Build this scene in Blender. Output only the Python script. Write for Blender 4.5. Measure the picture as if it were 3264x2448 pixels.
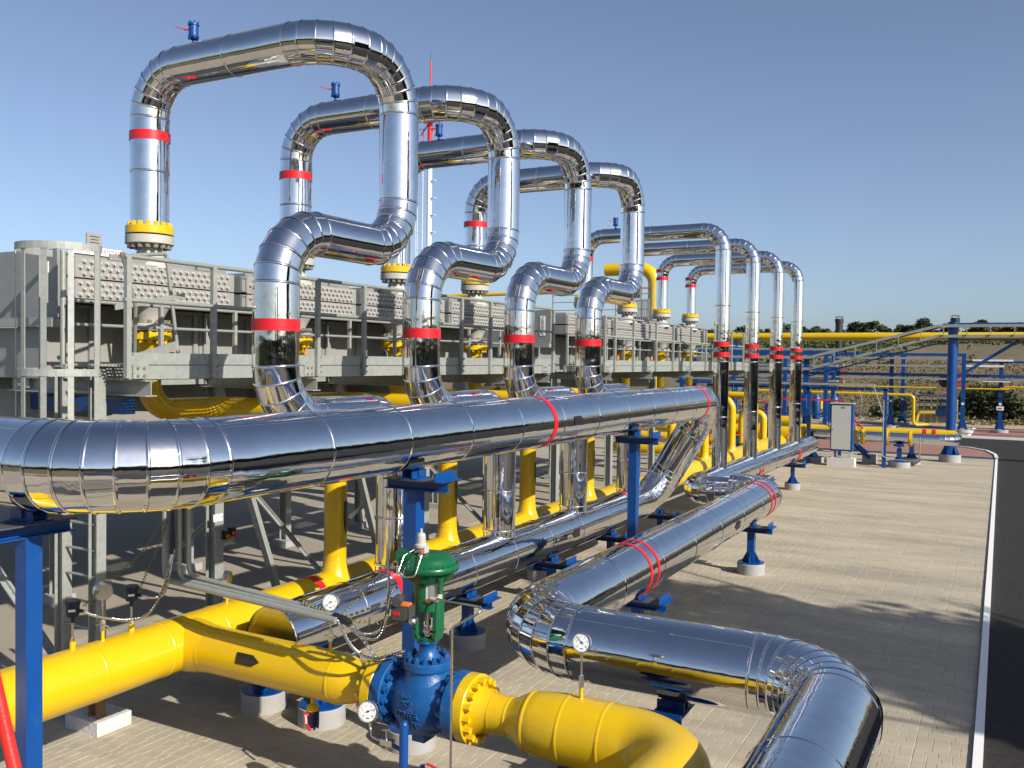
import bpy, math, random
from math import sin, cos, pi, radians, sqrt, atan2
from mathutils import Vector, Matrix
random.seed(7)
S = bpy.context.scene
for o in list(bpy.data.objects): bpy.data.objects.remove(o)
COL = S.collection
# ---------------------------------------------------------------- camera
YAW, PITCH, ROLL = radians(28.41), radians(1.545), radians(.785)
f0 = Vector((-sin(YAW), cos(YAW), 0)); r0 = Vector((cos(YAW), sin(YAW), 0)); u0 = Vector((0, 0, 1))
fw = f0*cos(PITCH)-u0*sin(PITCH); up = u0*cos(PITCH)+f0*sin(PITCH)
rt = r0*cos(ROLL)+up*sin(ROLL); up = -r0*sin(ROLL)+up*cos(ROLL)
cam = bpy.data.cameras.new('camera'); camo = bpy.data.objects.new('camera', cam); COL.objects.link(camo)
m = Matrix.Identity(4)
for i, a in enumerate((rt, up, -fw)):
    for j in range(3): m[j][i] = a[j]
m.translation = Vector((0, 0, 3.5)); camo.matrix_world = m
cam.sensor_fit = 'HORIZONTAL'; cam.sensor_width = 36; cam.lens = 31.84; cam.clip_start = .05; cam.clip_end = 3000
S.camera = camo
# ---------------------------------------------------------------- sky, sun, exposure
SUN_AZ, SUN_EL = radians(-16), radians(31)
SD = Vector((cos(SUN_EL)*cos(SUN_AZ), cos(SUN_EL)*sin(SUN_AZ), sin(SUN_EL)))
w = bpy.data.worlds.new('World'); S.world = w; w.use_nodes = True
nt = w.node_tree; bg = nt.nodes['Background']
sky = nt.nodes.new('ShaderNodeTexSky'); sky.sky_type = 'NISHITA'; sky.sun_disc = False
sky.sun_elevation = SUN_EL; sky.sun_rotation = atan2(SD.x, SD.y)
sky.air_density = .7; sky.dust_density = 1.4; sky.ozone_density = 3.0; sky.altitude = 0
hs = nt.nodes.new('ShaderNodeHueSaturation'); hs.inputs['Saturation'].default_value = .87; hs.inputs['Hue'].default_value = .50
nt.links.new(sky.outputs[0], hs.inputs['Color']); nt.links.new(hs.outputs[0], bg.inputs[0]); bg.inputs[1].default_value = .106
sl = bpy.data.lights.new('sun', 'SUN'); sl.energy = 4.8; sl.angle = radians(.53); sl.color = (1, .93, .82)
so = bpy.data.objects.new('sun', sl); COL.objects.link(so); so.rotation_euler = SD.to_track_quat('Z', 'Y').to_euler(); so.location = (20, -5, 20)
S.view_settings.view_transform = 'Standard'; S.view_settings.look = 'None'; S.view_settings.gamma = 1; S.view_settings.exposure = .45
S.view_settings.use_curve_mapping = False
S.render.engine = 'CYCLES'
S.cycles.caustics_reflective = False; S.cycles.caustics_refractive = False; S.cycles.sample_clamp_indirect = 6
S.cycles.max_bounces = 10; S.cycles.glossy_bounces = 7

# ---------------------------------------------------------------- materials
MATS = {}
def mat(name, col=(.5, .5, .5), rough=.5, metal=0., var=.0, vs=6., bump=0., bs=20., spec=.5, coat=0., rvar=0., dirt=None):
    M = bpy.data.materials.new(name); M.use_nodes = True; t = M.node_tree; b = t.nodes['Principled BSDF']
    b.inputs['Base Color'].default_value = (*col, 1); b.inputs['Roughness'].default_value = rough; b.inputs['Metallic'].default_value = metal
    b.inputs['Specular IOR Level'].default_value = spec; b.inputs['Coat Weight'].default_value = coat; b.inputs['Coat Roughness'].default_value = .12
    geo = t.nodes.new('ShaderNodeNewGeometry')
    if var or rvar:
        n = t.nodes.new('ShaderNodeTexNoise'); n.inputs['Scale'].default_value = vs; n.inputs['Detail'].default_value = 6; n.inputs['Roughness'].default_value = .62
        t.links.new(geo.outputs['Position'], n.inputs['Vector'])
        if var:
            mr = t.nodes.new('ShaderNodeMapRange'); mr.inputs[1].default_value = .25; mr.inputs[2].default_value = .75; mr.inputs[3].default_value = 1-var; mr.inputs[4].default_value = 1+var
            t.links.new(n.outputs[0], mr.inputs[0])
            mx = t.nodes.new('ShaderNodeMix'); mx.data_type = 'RGBA'; mx.blend_type = 'MULTIPLY'; mx.inputs[0].default_value = 1
            mx.inputs[6].default_value = (*col, 1); t.links.new(mr.outputs[0], mx.inputs[7])
            out = mx.outputs[2]
            if dirt:
                n2 = t.nodes.new('ShaderNodeTexNoise'); n2.inputs['Scale'].default_value = dirt[2]; n2.inputs['Detail'].default_value = 8; n2.inputs['Roughness'].default_value = .7
                t.links.new(geo.outputs['Position'], n2.inputs['Vector'])
                cr = t.nodes.new('ShaderNodeMapRange'); cr.inputs[1].default_value = dirt[3]; cr.inputs[2].default_value = dirt[3]+.18; cr.inputs[4].default_value = dirt[1]
                t.links.new(n2.outputs[0], cr.inputs[0])
                m2 = t.nodes.new('ShaderNodeMix'); m2.data_type = 'RGBA'; m2.inputs[7].default_value = (*dirt[0], 1)
                t.links.new(cr.outputs[0], m2.inputs[0]); t.links.new(out, m2.inputs[6]); out = m2.outputs[2]
            t.links.new(out, b.inputs['Base Color'])
        if rvar:
            rr = t.nodes.new('ShaderNodeMapRange'); rr.inputs[1].default_value = .3; rr.inputs[2].default_value = .7; rr.inputs[3].default_value = max(.01, rough-rvar); rr.inputs[4].default_value = rough+rvar
            t.links.new(n.outputs[0], rr.inputs[0]); t.links.new(rr.outputs[0], b.inputs['Roughness'])
    if bump:
        n3 = t.nodes.new('ShaderNodeTexNoise'); n3.inputs['Scale'].default_value = bs; n3.inputs['Detail'].default_value = 3
        t.links.new(geo.outputs['Position'], n3.inputs['Vector'])
        bp = t.nodes.new('ShaderNodeBump'); bp.inputs['Strength'].default_value = 1; bp.inputs['Distance'].default_value = bump
        t.links.new(n3.outputs[0], bp.inputs['Height']); t.links.new(bp.outputs[0], b.inputs['Normal'])
    MATS[name] = M; return M
CLAD = mat('polished_steel', (.73, .735, .745), .055, 1., var=.06, vs=5, rvar=.035, bump=.0058, bs=2.6, dirt=((.58, .57, .55), .5, 1.7, .58))
SEAM = mat('seam_steel', (.82, .82, .83), .16, 1., bump=.001, bs=30)
RED = mat('red_tape', (.56, .012, .02), .35, var=.06)
YEL = mat('yellow_paint', (.64, .412, .003), .30, var=.05, vs=3, bump=.0012, bs=30, coat=.25, dirt=((.45, .30, .05), .35, 2.3, .62))
BLU = mat('blue_paint', (.002, .055, .235), .36, var=.10, vs=5, bump=.001, bs=60, dirt=((.05, .12, .25), .5, 3, .6))
VBLU = mat('valve_blue', (.005, .075, .25), .38, var=.14, vs=9, bump=.003, bs=45, dirt=((.22, .20, .16), .35, 6, .58))
GRN = mat('green_paint', (.005, .095, .036), .3, var=.08, vs=8, dirt=((.15, .22, .12), .3, 4, .6))
GAL = mat('galvanised_steel', (.31, .33, .31), .52, .25, var=.14, vs=22, dirt=((.41, .42, .39), .6, 9, .52))
GALT = mat('galvanised_tube', (.31, .33, .305), .45, .35, var=.12, vs=30)
GRY = mat('grey_enamel', (.275, .272, .26), .5, var=.06, vs=6, dirt=((.36, .33, .28), .5, 3, .6))
PLG = mat('plug_zinc', (.46, .45, .425), .42, .1)
PAN = mat('zinc_panel', (.25, .262, .258), .5, .2, var=.10, vs=7)
CON = mat('concrete', (.335, .33, .325), .85, var=.09, vs=9, bump=.003, bs=40, dirt=((.34, .31, .27), .6, 3, .58))
WCON = mat('pale_concrete', (.56, .55, .54), .85, var=.08, vs=12, bump=.008, bs=25)
FLG = mat('grey_flange_paint', (.42, .41, .38), .45, var=.08)
BLK = mat('black_plastic', (.012, .012, .014), .4)
NAV = mat('navy_housing', (.006, .008, .045), .3)
STN = mat('stainless_tube', (.62, .61, .58), .22, 1., var=.08)
NUT = mat('zinc_bolts', (.36, .33, .24), .4, .6, var=.1)
WHT = mat('white_paint', (.78, .78, .76), .5, var=.04, vs=10, dirt=((.55, .53, .5), .5, 8, .62))
DIAL = mat('dial_white', (.80, .82, .80), .5)
RPT = mat('red_paint', (.62, .022, .016), .35, var=.06, bump=.001, bs=80)
ORG = mat('orange_tag', (.85, .19, .03), .5)
RST = mat('rusty_steel', (.24, .13, .07), .8, var=.25, vs=14)
GREYD = mat('dark_grey_plastic', (.055, .055, .055), .45)
LINER = mat('dark_steel', (.09, .09, .095), .6, .3, var=.2)
ASP = mat('asphalt', (.029, .027, .0255), .9, var=.4, vs=14, bump=.012, bs=110, spec=.25, dirt=((.036, .031, .026), .7, .7, .52))
REDP = mat('red_block_paving', (.27, .135, .105), .85, var=.12, vs=2, bump=.003, bs=60)
SOIL = mat('sandy_soil', (.36, .28, .19), .95, var=.2, vs=.7, bump=.04, bs=3, dirt=((.10, .08, .055), .9, .35, .55))
LAMI = mat('chimney_black', (.018, .017, .017), .6)
GLS = bpy.data.materials.new('gauge_glass'); GLS.use_nodes = True
gt_ = GLS.node_tree; gt_.nodes.remove(gt_.nodes['Principled BSDF']); a_ = gt_.nodes.new('ShaderNodeBsdfTransparent'); b_ = gt_.nodes.new('ShaderNodeBsdfGlossy'); b_.inputs['Roughness'].default_value = .03
m_ = gt_.nodes.new('ShaderNodeMixShader'); m_.inputs[0].default_value = .07; gt_.links.new(a_.outputs[0], m_.inputs[1]); gt_.links.new(b_.outputs[0], m_.inputs[2]); gt_.links.new(m_.outputs[0], gt_.nodes['Material Output'].inputs[0])

def leafmat(name, c1, c2):
    M = mat(name, c1, .7, spec=.2); t = M.node_tree; b = t.nodes['Principled BSDF']
    g = t.nodes.new('ShaderNodeNewGeometry'); mx = t.nodes.new('ShaderNodeMix'); mx.data_type = 'RGBA'
    mx.inputs[6].default_value = (*c1, 1); mx.inputs[7].default_value = (*c2, 1)
    t.links.new(g.outputs['Random Per Island'], mx.inputs[0]); t.links.new(mx.outputs[2], b.inputs['Base Color'])
    return M
LEAF = leafmat('foliage_green', (.035, .058, .022), (.085, .105, .04))
LEAFD = leafmat('foliage_dark', (.022, .038, .018), (.055, .07, .03))
LEAFO = leafmat('foliage_olive', (.07, .075, .03), (.13, .12, .05))
DRY = leafmat('dry_grass', (.19, .14, .08), (.13, .105, .05))
BARK = mat('bark', (.09, .07, .05), .9, var=.2)

def field_mat():
    M = mat('dry_meadow', (.2, .15, .08), .95, bump=.15, bs=.9); t = M.node_tree; b = t.nodes['Principled BSDF']
    g = t.nodes.new('ShaderNodeNewGeometry'); n = t.nodes.new('ShaderNodeTexNoise'); n.inputs['Scale'].default_value = .045; n.inputs['Detail'].default_value = 8; n.inputs['Roughness'].default_value = .6
    mp = t.nodes.new('ShaderNodeMapping'); mp.inputs['Scale'].default_value = (1, .5, 1)
    t.links.new(g.outputs['Position'], mp.inputs[0]); t.links.new(mp.outputs[0], n.inputs['Vector'])
    r = t.nodes.new('ShaderNodeValToRGB'); e = r.color_ramp.elements
    e[0].position = .34; e[0].color = (.06, .062, .027, 1); e[1].position = .68; e[1].color = (.175, .118, .068, 1)
    k = r.color_ramp.elements.new(.5); k.color = (.125, .098, .046, 1)
    t.links.new(n.outputs[0], r.inputs[0]); t.links.new(r.outputs[0], b.inputs['Base Color']); return M
FIELD = field_mat()

def paver_mat():
    M = mat('concrete_pavers', (.34, .30, .235), .88, bump=.0015, bs=120); t = M.node_tree; b = t.nodes['Principled BSDF']
    g = t.nodes.new('ShaderNodeNewGeometry'); at = t.nodes.new('ShaderNodeAttribute'); at.attribute_name = 'tone'
    n = t.nodes.new('ShaderNodeTexNoise'); n.inputs['Scale'].default_value = .55; n.inputs['Detail'].default_value = 9; n.inputs['Roughness'].default_value = .68
    mp = t.nodes.new('ShaderNodeMapping'); mp.inputs['Scale'].default_value = (.6, 2.2, 1)
    t.links.new(g.outputs['Position'], mp.inputs[0]); t.links.new(mp.outputs[0], n.inputs['Vector'])
    r = t.nodes.new('ShaderNodeValToRGB'); e = r.color_ramp.elements
    e[0].position = .33; e[0].color = (.285, .255, .20, 1); e[1].position = .66; e[1].color = (.47, .412, .305, 1)
    t.links.new(n.outputs[0], r.inputs[0])
    mx = t.nodes.new('ShaderNodeMix'); mx.data_type = 'RGBA'; mx.blend_type = 'MULTIPLY'; mx.inputs[0].default_value = 1
    t.links.new(r.outputs[0], mx.inputs[6]); t.links.new(at.outputs['Fac'], mx.inputs[7]); t.links.new(mx.outputs[2], b.inputs['Base Color']); return M
PAV = paver_mat()
SAND = mat('joint_sand', (.40, .35, .265), .95, var=.15, vs=5)

# ---------------------------------------------------------------- mesh builder
def V(p): return Vector(p)
def frame(d):
    d = d.normalized(); a = Vector((0, 0, 1)) if abs(d.z) < .9 else Vector((1, 0, 0))
    x = a.cross(d).normalized(); return x, d.cross(x)
class MB:
    def __init__(s): s.v = []; s.f = []; s.s = []
    def add(s, vs, fs, sm=False):
        b = len(s.v); s.v += [tuple(p) for p in vs]; s.f += [[b+i for i in f] for f in fs]; s.s += [sm]*len(fs); return s
    def box(s, c, d, rz=0, rot=None):
        c = V(c); R = rot or Matrix.Rotation(rz, 3, 'Z')
        vs = [c+R@Vector((sx*d[0]/2, sy*d[1]/2, sz*d[2]/2)) for sx in (-1, 1) for sy in (-1, 1) for sz in (-1, 1)]
        return s.add(vs, [(0, 1, 3, 2), (4, 6, 7, 5), (0, 4, 5, 1), (2, 3, 7, 6), (0, 2, 6, 4), (1, 5, 7, 3)])
    def bar(s, a, b, wd, h, up=None):
        a, b = V(a), V(b); d = (b-a); L = d.length; d.normalize()
        u = V(up) if up else (Vector((0, 0, 1)) if abs(d.z) < .95 else Vector((0, 1, 0)))
        x = d.cross(u).normalized(); z = x.cross(d)
        R = Matrix((x, d, z)).transposed()
        return s.box((a+b)/2, (wd, L, h), rot=R)
    def cyl(s, a, b, r, r2=None, n=20, caps=True, sm=True):
        a, b = V(a), V(b); r2 = r if r2 is None else r2; x, y = frame(b-a)
        A = [a+(x*cos(2*pi*k/n)+y*sin(2*pi*k/n))*r for k in range(n)]; B = [b+(x*cos(2*pi*k/n)+y*sin(2*pi*k/n))*r2 for k in range(n)]
        s.add(A+B, [(k, (k+1) % n, n+(k+1) % n, n+k) for k in range(n)], sm)
        if caps:
            s.add(A, [list(range(n))[::-1]]); s.add(B, [list(range(n))])
        return s
    def lathe(s, prof, o, ax, n=28, smooth=False):
        o = V(o); ax = V(ax).normalized(); x, y = frame(ax)
        ring = lambda r, t: [o+ax*t+(x*cos(2*pi*k/n)+y*sin(2*pi*k/n))*r for k in range(n)]
        if smooth:
            vs = []
            for r, t in prof: vs += ring(max(r, 1e-4), t)
            s.add(vs, [(i*n+k, i*n+(k+1) % n, (i+1)*n+(k+1) % n, (i+1)*n+k) for i in range(len(prof)-1) for k in range(n)], True)
        else:
            for (r1, t1), (r2, t2) in zip(prof, prof[1:]):
                s.add(ring(max(r1, 1e-4), t1)+ring(max(r2, 1e-4), t2), [(k, (k+1) % n, n+(k+1) % n, n+k) for k in range(n)], True)
        return s
    def tube(s, pts, r, R=.05, n=10, ns=6, caps=True):
        P = fillet(pts, R, ns); rings = []
        x, y = frame(P[1]-P[0])
        for i, p in enumerate(P):
            d = (P[min(i+1, len(P)-1)]-P[max(i-1, 0)]).normalized()
            x = (x-d*x.dot(d)).normalized(); y = d.cross(x)
            rings.append([p+(x*cos(2*pi*k/n)+y*sin(2*pi*k/n))*r for k in range(n)])
        s.add([q for g in rings for q in g], [(i*n+k, i*n+(k+1) % n, (i+1)*n+(k+1) % n, (i+1)*n+k) for i in range(len(P)-1) for k in range(n)], True)
        if caps: s.add(rings[0], [list(range(n))[::-1]]); s.add(rings[-1], [list(range(n))])
        return s
    def ibeam(s, a, b, h, wd, tw=.012, tf=.014, up=None):
        a, b = V(a), V(b); d = (b-a).normalized(); u = V(up) if up else (Vector((0, 0, 1)) if abs(d.z) < .95 else Vector((0, 1, 0)))
        x = d.cross(u).normalized(); z = x.cross(d)
        s.bar(a, b, tw, h-2*tf, u)
        for sg in (-1, 1): s.bar(a+z*sg*(h/2-tf/2), b+z*sg*(h/2-tf/2), wd, tf, u)
        return s
    def bolts(s, c, ax, rb, n, size, h, ph=0., nside=6):
        c = V(c); ax = V(ax).normalized(); x, y = frame(ax)
        for k in range(n):
            a = ph+2*pi*k/n; q = c+(x*cos(a)+y*sin(a))*rb
            s.cyl(q, q+ax*h, size, n=nside, sm=False)
        return s
    def build(s, name, mt, parent=None, kind=None):
        me = bpy.data.meshes.new(name); me.from_pydata(s.v, [], s.f); me.polygons.foreach_set('use_smooth', s.s); me.materials.append(mt); me.update()
        return link(name, me, parent, kind)
def link(name, me, parent=None, kind=None):
    o = bpy.data.objects.new(name, me); COL.objects.link(o)
    if parent:
        o.parent = parent
        T = parent.location if parent.type == 'EMPTY' else Vector((0, 0, 0))
        o.matrix_parent_inverse = Matrix.Translation(-T)
    if kind: o['kind'] = kind
    return o
def thing(name, label, cat, loc=(0, 0, 0), group=None):
    o = bpy.data.objects.new(name, None); COL.objects.link(o); o.location = loc; o.empty_display_size = .2
    return tag(o, label, cat, group)
def tag(o, label, cat, group=None):
    o['label'] = label; o['category'] = cat
    if group: o['group'] = group
    return o
def fillet(pts, R, ns):
    pts = [V(p) for p in pts]; out = [pts[0]]
    for a, p, b in zip(pts, pts[1:], pts[2:]):
        d1 = (a-p); d2 = (b-p); l1, l2 = d1.length, d2.length; d1.normalize(); d2.normalize()
        ang = d1.angle(d2)
        if ang > pi-.02: out.append(p); continue
        t = min(R/math.tan(ang/2), l1*.499, l2*.499); r = t*math.tan(ang/2)
        c = p+(d1+d2).normalized()*(r/sin(ang/2)); A = p+d1*t-c; B = p+d2*t-c; th = A.angle(B); ax = A.cross(B).normalized()
        for k in range(ns+1): out.append(c+Matrix.Rotation(th*k/ns, 3, ax)@A)
    return out+[pts[-1]]
def text_mesh(txt, size, name, mt, parent, M, ext=.001, align='CENTER'):
    cu = bpy.data.curves.new(name, 'FONT'); cu.body = txt; cu.size = size; cu.extrude = ext; cu.align_x = align; cu.align_y = 'CENTER'
    t = bpy.data.objects.new(name, cu); COL.objects.link(t); dg = bpy.context.evaluated_depsgraph_get(); dg.update()
    me = bpy.data.meshes.new_from_object(t.evaluated_get(dg)); bpy.data.objects.remove(t)
    me.transform(M); me.materials.clear(); me.materials.append(mt)
    return link(name, me, parent)
def wrap(o, f):
    for v in o.data.vertices: v.co = f(v.co)
    return o
def basis(o, x, y):
    x = V(x).normalized(); z = x.cross(V(y)).normalized(); y = z.cross(x); M = Matrix((x, y, z)).transposed().to_4x4(); M.translation = V(o); return M

# ---------------------------------------------------------------- clad pipes
def panel_path(pts, R, ns, plen):
    """nodes of the axis: straights cut to sheet length, bends to mitred gores"""
    pts = [V(p) for p in pts]; segs = []; cur = pts[0]; out = [pts[0]]
    def straight(a, b):
        L = (b-a).length; n = max(1, round(L/plen))
        if L > plen*.75 and n > 1:
            for k in range(1, n): out.append(a.lerp(b, k/n))
        if L > 1e-4: out.append(b)
    for a, p, b in zip(pts, pts[1:], pts[2:]):
        d1 = (a-p).normalized(); d2 = (b-p).normalized(); ang = d1.angle(d2)
        t = R/math.tan(ang/2); c = p+(d1+d2).normalized()*(R/sin(ang/2)); A = p+d1*t-c; B = p+d2*t-c; th = A.angle(B); ax = A.cross(B).normalized()
        straight(cur, c+A-(-d1)*0)
        k0 = max(2, round(ns*th/(pi/2)))
        for k in range(1, k0+1): out.append(c+Matrix.Rotation(th*k/k0, 3, ax)@A)
        cur = c+B
    straight(cur, pts[-1]); return out
def clad(parent, pts, od, R=.5, ns=6, plen=.95, cap0=False, cap1=False, n=None, lap=2.2, name='cladding_sheet'):
    P = panel_path(pts, R, ns, plen); r = od/2; n = n or (56 if od > .5 else 40)
    # drop nodes closer than a few mm
    Q = [P[0]]
    for p in P[1:]:
        if (p-Q[-1]).length > .02: Q.append(p)
    P = Q; D = [(b-a).normalized() for a, b in zip(P, P[1:])]
    for i, d in enumerate(D):
        n0 = (D[i-1]+d).normalized() if i else d; n1 = (d+D[i+1]).normalized() if i+1 < len(D) else d
        x, y = frame(d); A = []; B = []; mb = MB()
        rr = r*(1+random.uniform(-.004, .004))
        for k in range(n):
            o = (x*cos(2*pi*k/n)+y*sin(2*pi*k/n))*rr
            A.append(P[i]+o-d*(o.dot(n0)/d.dot(n0))); B.append(P[i+1]+o-d*(o.dot(n1)/d.dot(n1)))
        mb.add(A+B, [(k, (k+1) % n, n+(k+1) % n, n+k) for k in range(n)], True)
        # swaged bead at the far end of every sheet
        rings = []
        for e, t in ((0, -.013), (.004, -.006), (.0055, 0), (.004, .006), (0, .013)):
            rings.append([q+(q-P[i+1]).normalized()*e+d*t for q in B])
        mb.add([q for g in rings for q in g], [(j*n+k, j*n+(k+1) % n, (j+1)*n+(k+1) % n, (j+1)*n+k) for j in range(4) for k in range(n)], True)
        if (P[i+1]-P[i]).length > .5:   # longitudinal lap joint
            k = int(lap/(2*pi)*n) % n; e = .0035
            a0, a1, b0, b1 = A[k], A[(k+1) % n], B[k], B[(k+1) % n]
            oa, ob = (a0-P[i]).normalized()*e, (b0-P[i+1]).normalized()*e
            m0, m1 = a0.lerp(a1, .55), b0.lerp(b1, .55)
            mb.add([a0+oa, m0+oa, m1+ob, b0+ob, m0, m1], [(0, 1, 2, 3), (1, 4, 5, 2)])
        if i == 0 and cap0: mb.add(A, [list(range(n))[::-1]])
        if i == len(D)-1 and cap1: mb.add(B, [list(range(n))])
        mb.build(name, CLAD, parent)
def band(parent, p, d, od, wd=.075, mt=RED, name='marker_band'):
    d = V(d).normalized(); r = od/2; MB().lathe([(r, -wd/2), (r+.006, -wd/2), (r+.006, wd/2), (r, wd/2)], p, d, 56).build(name, mt, parent)
def arrow(parent, p, d, od, ang, L=.2, h=.085, mt=None):
    d = V(d).normalized(); x, y = frame(d); r = od/2+.006; p = V(p); mb = MB(); nn = 7; vs = []
    for t, hw in ((0, h/2), (L*.68, h/2), (L, .001)):
        for k in range(nn):
            a = ang+(k/(nn-1)*2-1)*hw/r; vs.append(p+d*(t-L/2)+(x*cos(a)+y*sin(a))*r)
    mb.add(vs, [(i*nn+k, i*nn+k+1, (i+1)*nn+k+1, (i+1)*nn+k) for i in range(2) for k in range(nn-1)], True)
    mb.build('flow_arrow', mt or BLK, parent)
def painted(parent, pts, od, R=.3, name='pipe_run', mt=None, n=36, ns=14, welds=()):
    o = MB().tube(pts, od/2, R, n, ns).build(name, mt or YEL, parent)
    for p, d in welds:
        MB().lathe([(od/2-.002, -.014), (od/2+.004, -.006), (od/2+.005, 0), (od/2+.004, .006), (od/2-.002, .014)], p, d, n, True).build('weld_bead', mt or YEL, parent)
    return o
def flange(parent, c, ax, r, t, rb, nb, bs, mt, hub=0, hubr=0, bolts='both', bmt=None, bh=.035, hole=0, name='flange'):
    """disc from c along ax, thickness t; bolts on the face(s)"""
    c = V(c); ax = V(ax).normalized(); pr = [(0, 0), (r-.004, 0), (r, .004), (r, t-.004), (r-.004, t), (0, t)]
    if hub: pr = pr[:-1]+[(hubr*1.35, t), (hubr, t+hub)]
    MB().lathe(pr, c, ax, 40).build(name, mt, parent)
    mb = MB()
    if bolts in ('both', 'far'): mb.bolts(c+ax*t, ax, rb, nb, bs, bh)
    if bolts in ('both', 'near'): mb.bolts(c, -ax, rb, nb, bs, bh)
    mb.build('flange_bolts', bmt or mt, parent, kind='stuff')
# ================================================================ SETTING
def structure(o): o['kind'] = 'structure'; return o
def sheet(name, poly, z, mt, t=.0):
    mb = MB(); mb.add([(x, y, z) for x, y in poly], [list(range(len(poly)))]); return structure(mb.build(name, mt))
def hgt(x, y):
    a = min(max((y-60)/150, 0), 1); a = a*a*(3-2*a); d = sqrt(x*x+(y-10)**2)
    far = min(max((d-230)/400, 0), 1)
    return -.06+7.6*a+.5*a*sin(x*.045+1)+far*6+.35*min(max((y-58)/20, 0), 1)*sin(x*.31)*sin(y*.23)
def terrain():
    xs = [-1500, -900, -500, -300, -200]+[-140+7*i for i in range(35)]+[130, 200, 300, 500, 900, 1500]
    ys = [-1500, -800, -400, -200, -100, -40, 0, 30, 50]+[57+4*i for i in range(46)]+[260, 320, 420, 700, 1500]
    vs = [(x, y, hgt(x, y)) for y in ys for x in xs]; nx = len(xs)
    mb = MB(); mb.add(vs, [(j*nx+i, j*nx+i+1, (j+1)*nx+i+1, (j+1)*nx+i) for j in range(len(ys)-1) for i in range(nx-1)], True)
    return structure(mb.build('terrain', FIELD))
terrain()
KX = -.135                                   # inner edge of the white kerb line
sheet('road', [(KX+.06, -70), (33, -70), (33, 60), (7.5, 60), (7.5, 49.4), (-60, 49.4), (-60, 44.3), (-2.2, 44.0), (-1.2, 43.4), (-.5, 42.2), (-.22, 40.6), (KX+.06, 39)], -.02, ASP)
sheet('verge', [(33, -70), (70, -70), (70, 60), (33, 60)], -.03, FIELD)
sheet('red_pavement', [(KX, 38.9), (-.3, 40.5), (-.58, 42.05), (-1.28, 43.25), (-2.25, 43.85), (-60, 44.1), (-60, 38.9)], -.012, REDP)
sheet('far_red_pavement', [(-1.35, 49.6), (7.5, 49.6), (7.5, 57.5), (-1.25, 57.5)], -.014, REDP)
sheet('far_yard', [(-60, 49.6), (-1.5, 49.6), (-1.4, 58), (-60, 58)], -.014, mat('far_concrete', (.36, .33, .28), .9, var=.12, vs=.8))
sheet('sandy_strip', [(-60, 57.4), (9, 57.4), (9, 65), (-8, 66.5), (-60, 66)], .02, SOIL)
sheet('left_yard', [(-60, -10), (-9.62, -10), (-9.62, 38.9), (-60, 38.9)], -.002, mat('yard_concrete', (.32, .285, .225), .9, var=.12, vs=1.2))
# white painted kerb lines
kb = MB()
kb.box((KX+.03, -.5, .004), (.08, 79, .05))
pts = [(KX+.03, 39.0), (-.16, 40.5), (-.48, 42.2), (-1.22, 43.45), (-2.2, 44.05), (-9, 44.25), (-30, 44.3)]
for a, b in zip(pts, pts[1:]): kb.bar((*a, .003), (*b, .003), .11, .05)
structure(kb.build('white_kerb', WHT))
k2 = MB(); k2.bar((-60, 49.5, .03), (7.5, 49.5, .03), .2, .10); k2.bar((-1.42, 49.62, .0), (-1.3, 58, .0), .14, .04)
structure(k2.build('far_white_kerb', WHT))
structure(MB().bar((-9.6, 38.85, .004), (KX, 38.85, .004), .12, .05).build('yard_edge_kerb', CON))

# --- block paving: every block modelled; the largest in view are objects of their own
YX0, YX1, YY0, YY1 = -9.62, KX-.02, 3.4, 38.8
yard = structure(MB().add([(YX0, -6, -.003), (YX1+.02, -6, -.003), (YX1+.02, YY1, -.003), (YX0, YY1, -.003)], [(0, 1, 2, 3)]).build('paved_yard', SAND))
PW, CH = .464, .116
COMBO = [(.116, .116, .116, .116), (.145, .116, .116, .087), (.087, .145, .145, .087), (.145, .087, .116, .116), (.116, .145, .087, .116), (.087, .087, .145, .145), (.116, .087, .145, .116)]
def block(x0, x1, y0, y1, dz):
    g, c, h = .0018, .0035, .004
    vs = [(x0+g, y0+g, -h), (x1-g, y0+g, -h), (x1-g, y1-g, -h), (x0+g, y1-g, -h), (x0+g+c, y0+g+c, dz), (x1-g-c, y0+g+c, dz), (x1-g-c, y1-g-c, dz), (x0+g+c, y1-g-c, dz)]
    return vs, [(4, 5, 6, 7), (0, 1, 5, 4), (1, 2, 6, 5), (2, 3, 7, 6), (3, 0, 4, 7)]
bmesh_cache = {}
def block_mesh(L, k):
    if (L, k) not in bmesh_cache:
        vs, fs = block(-L/2, L/2, -CH/2, CH/2, 0); me = bpy.data.meshes.new('paver'); me.from_pydata(vs, [], fs); me.materials.append(PAV)
        at = me.attributes.new('tone', 'FLOAT', 'FACE'); at.data.foreach_set('value', [.93+.025*k]*5); bmesh_cache[(L, k)] = me
    return bmesh_cache[(L, k)]
rp = random.Random(3); PV = []; PF = []; PT = []; single = 0
y = YY0
row = 0
while y < YY1:
    x = YX1
    while x > YX0:
        cb = rp.choice(COMBO); xx = x-.005
        for L in cb:
            x0, x1 = xx-L, xx; k = rp.choice((0, 1, 1, 2, 2, 2, 3)); dz = rp.uniform(-.0015, .0015); yj = y+(.004 if row % 8 == 0 else 0)
            near = (-1.55 < xx < -.3 and 8.75 < y < 10.3) or (-6.0 < xx < -4.75 and 5.15 < y < 5.75)
            if near and single < 298:
                o = bpy.data.objects.new('paver', block_mesh(L, k)); COL.objects.link(o); o.location = ((x0+x1)/2, y+CH/2, dz); o.parent = yard; single += 1
            else:
                vs, fs = block(x0, x1, yj, y+CH, dz); b = len(PV); PV += vs; PF += [[b+i for i in q] for q in fs]; PT += [.93+.025*k]*5
            xx -= L-.0012
        x -= PW
    y += CH; row += 1
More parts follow.
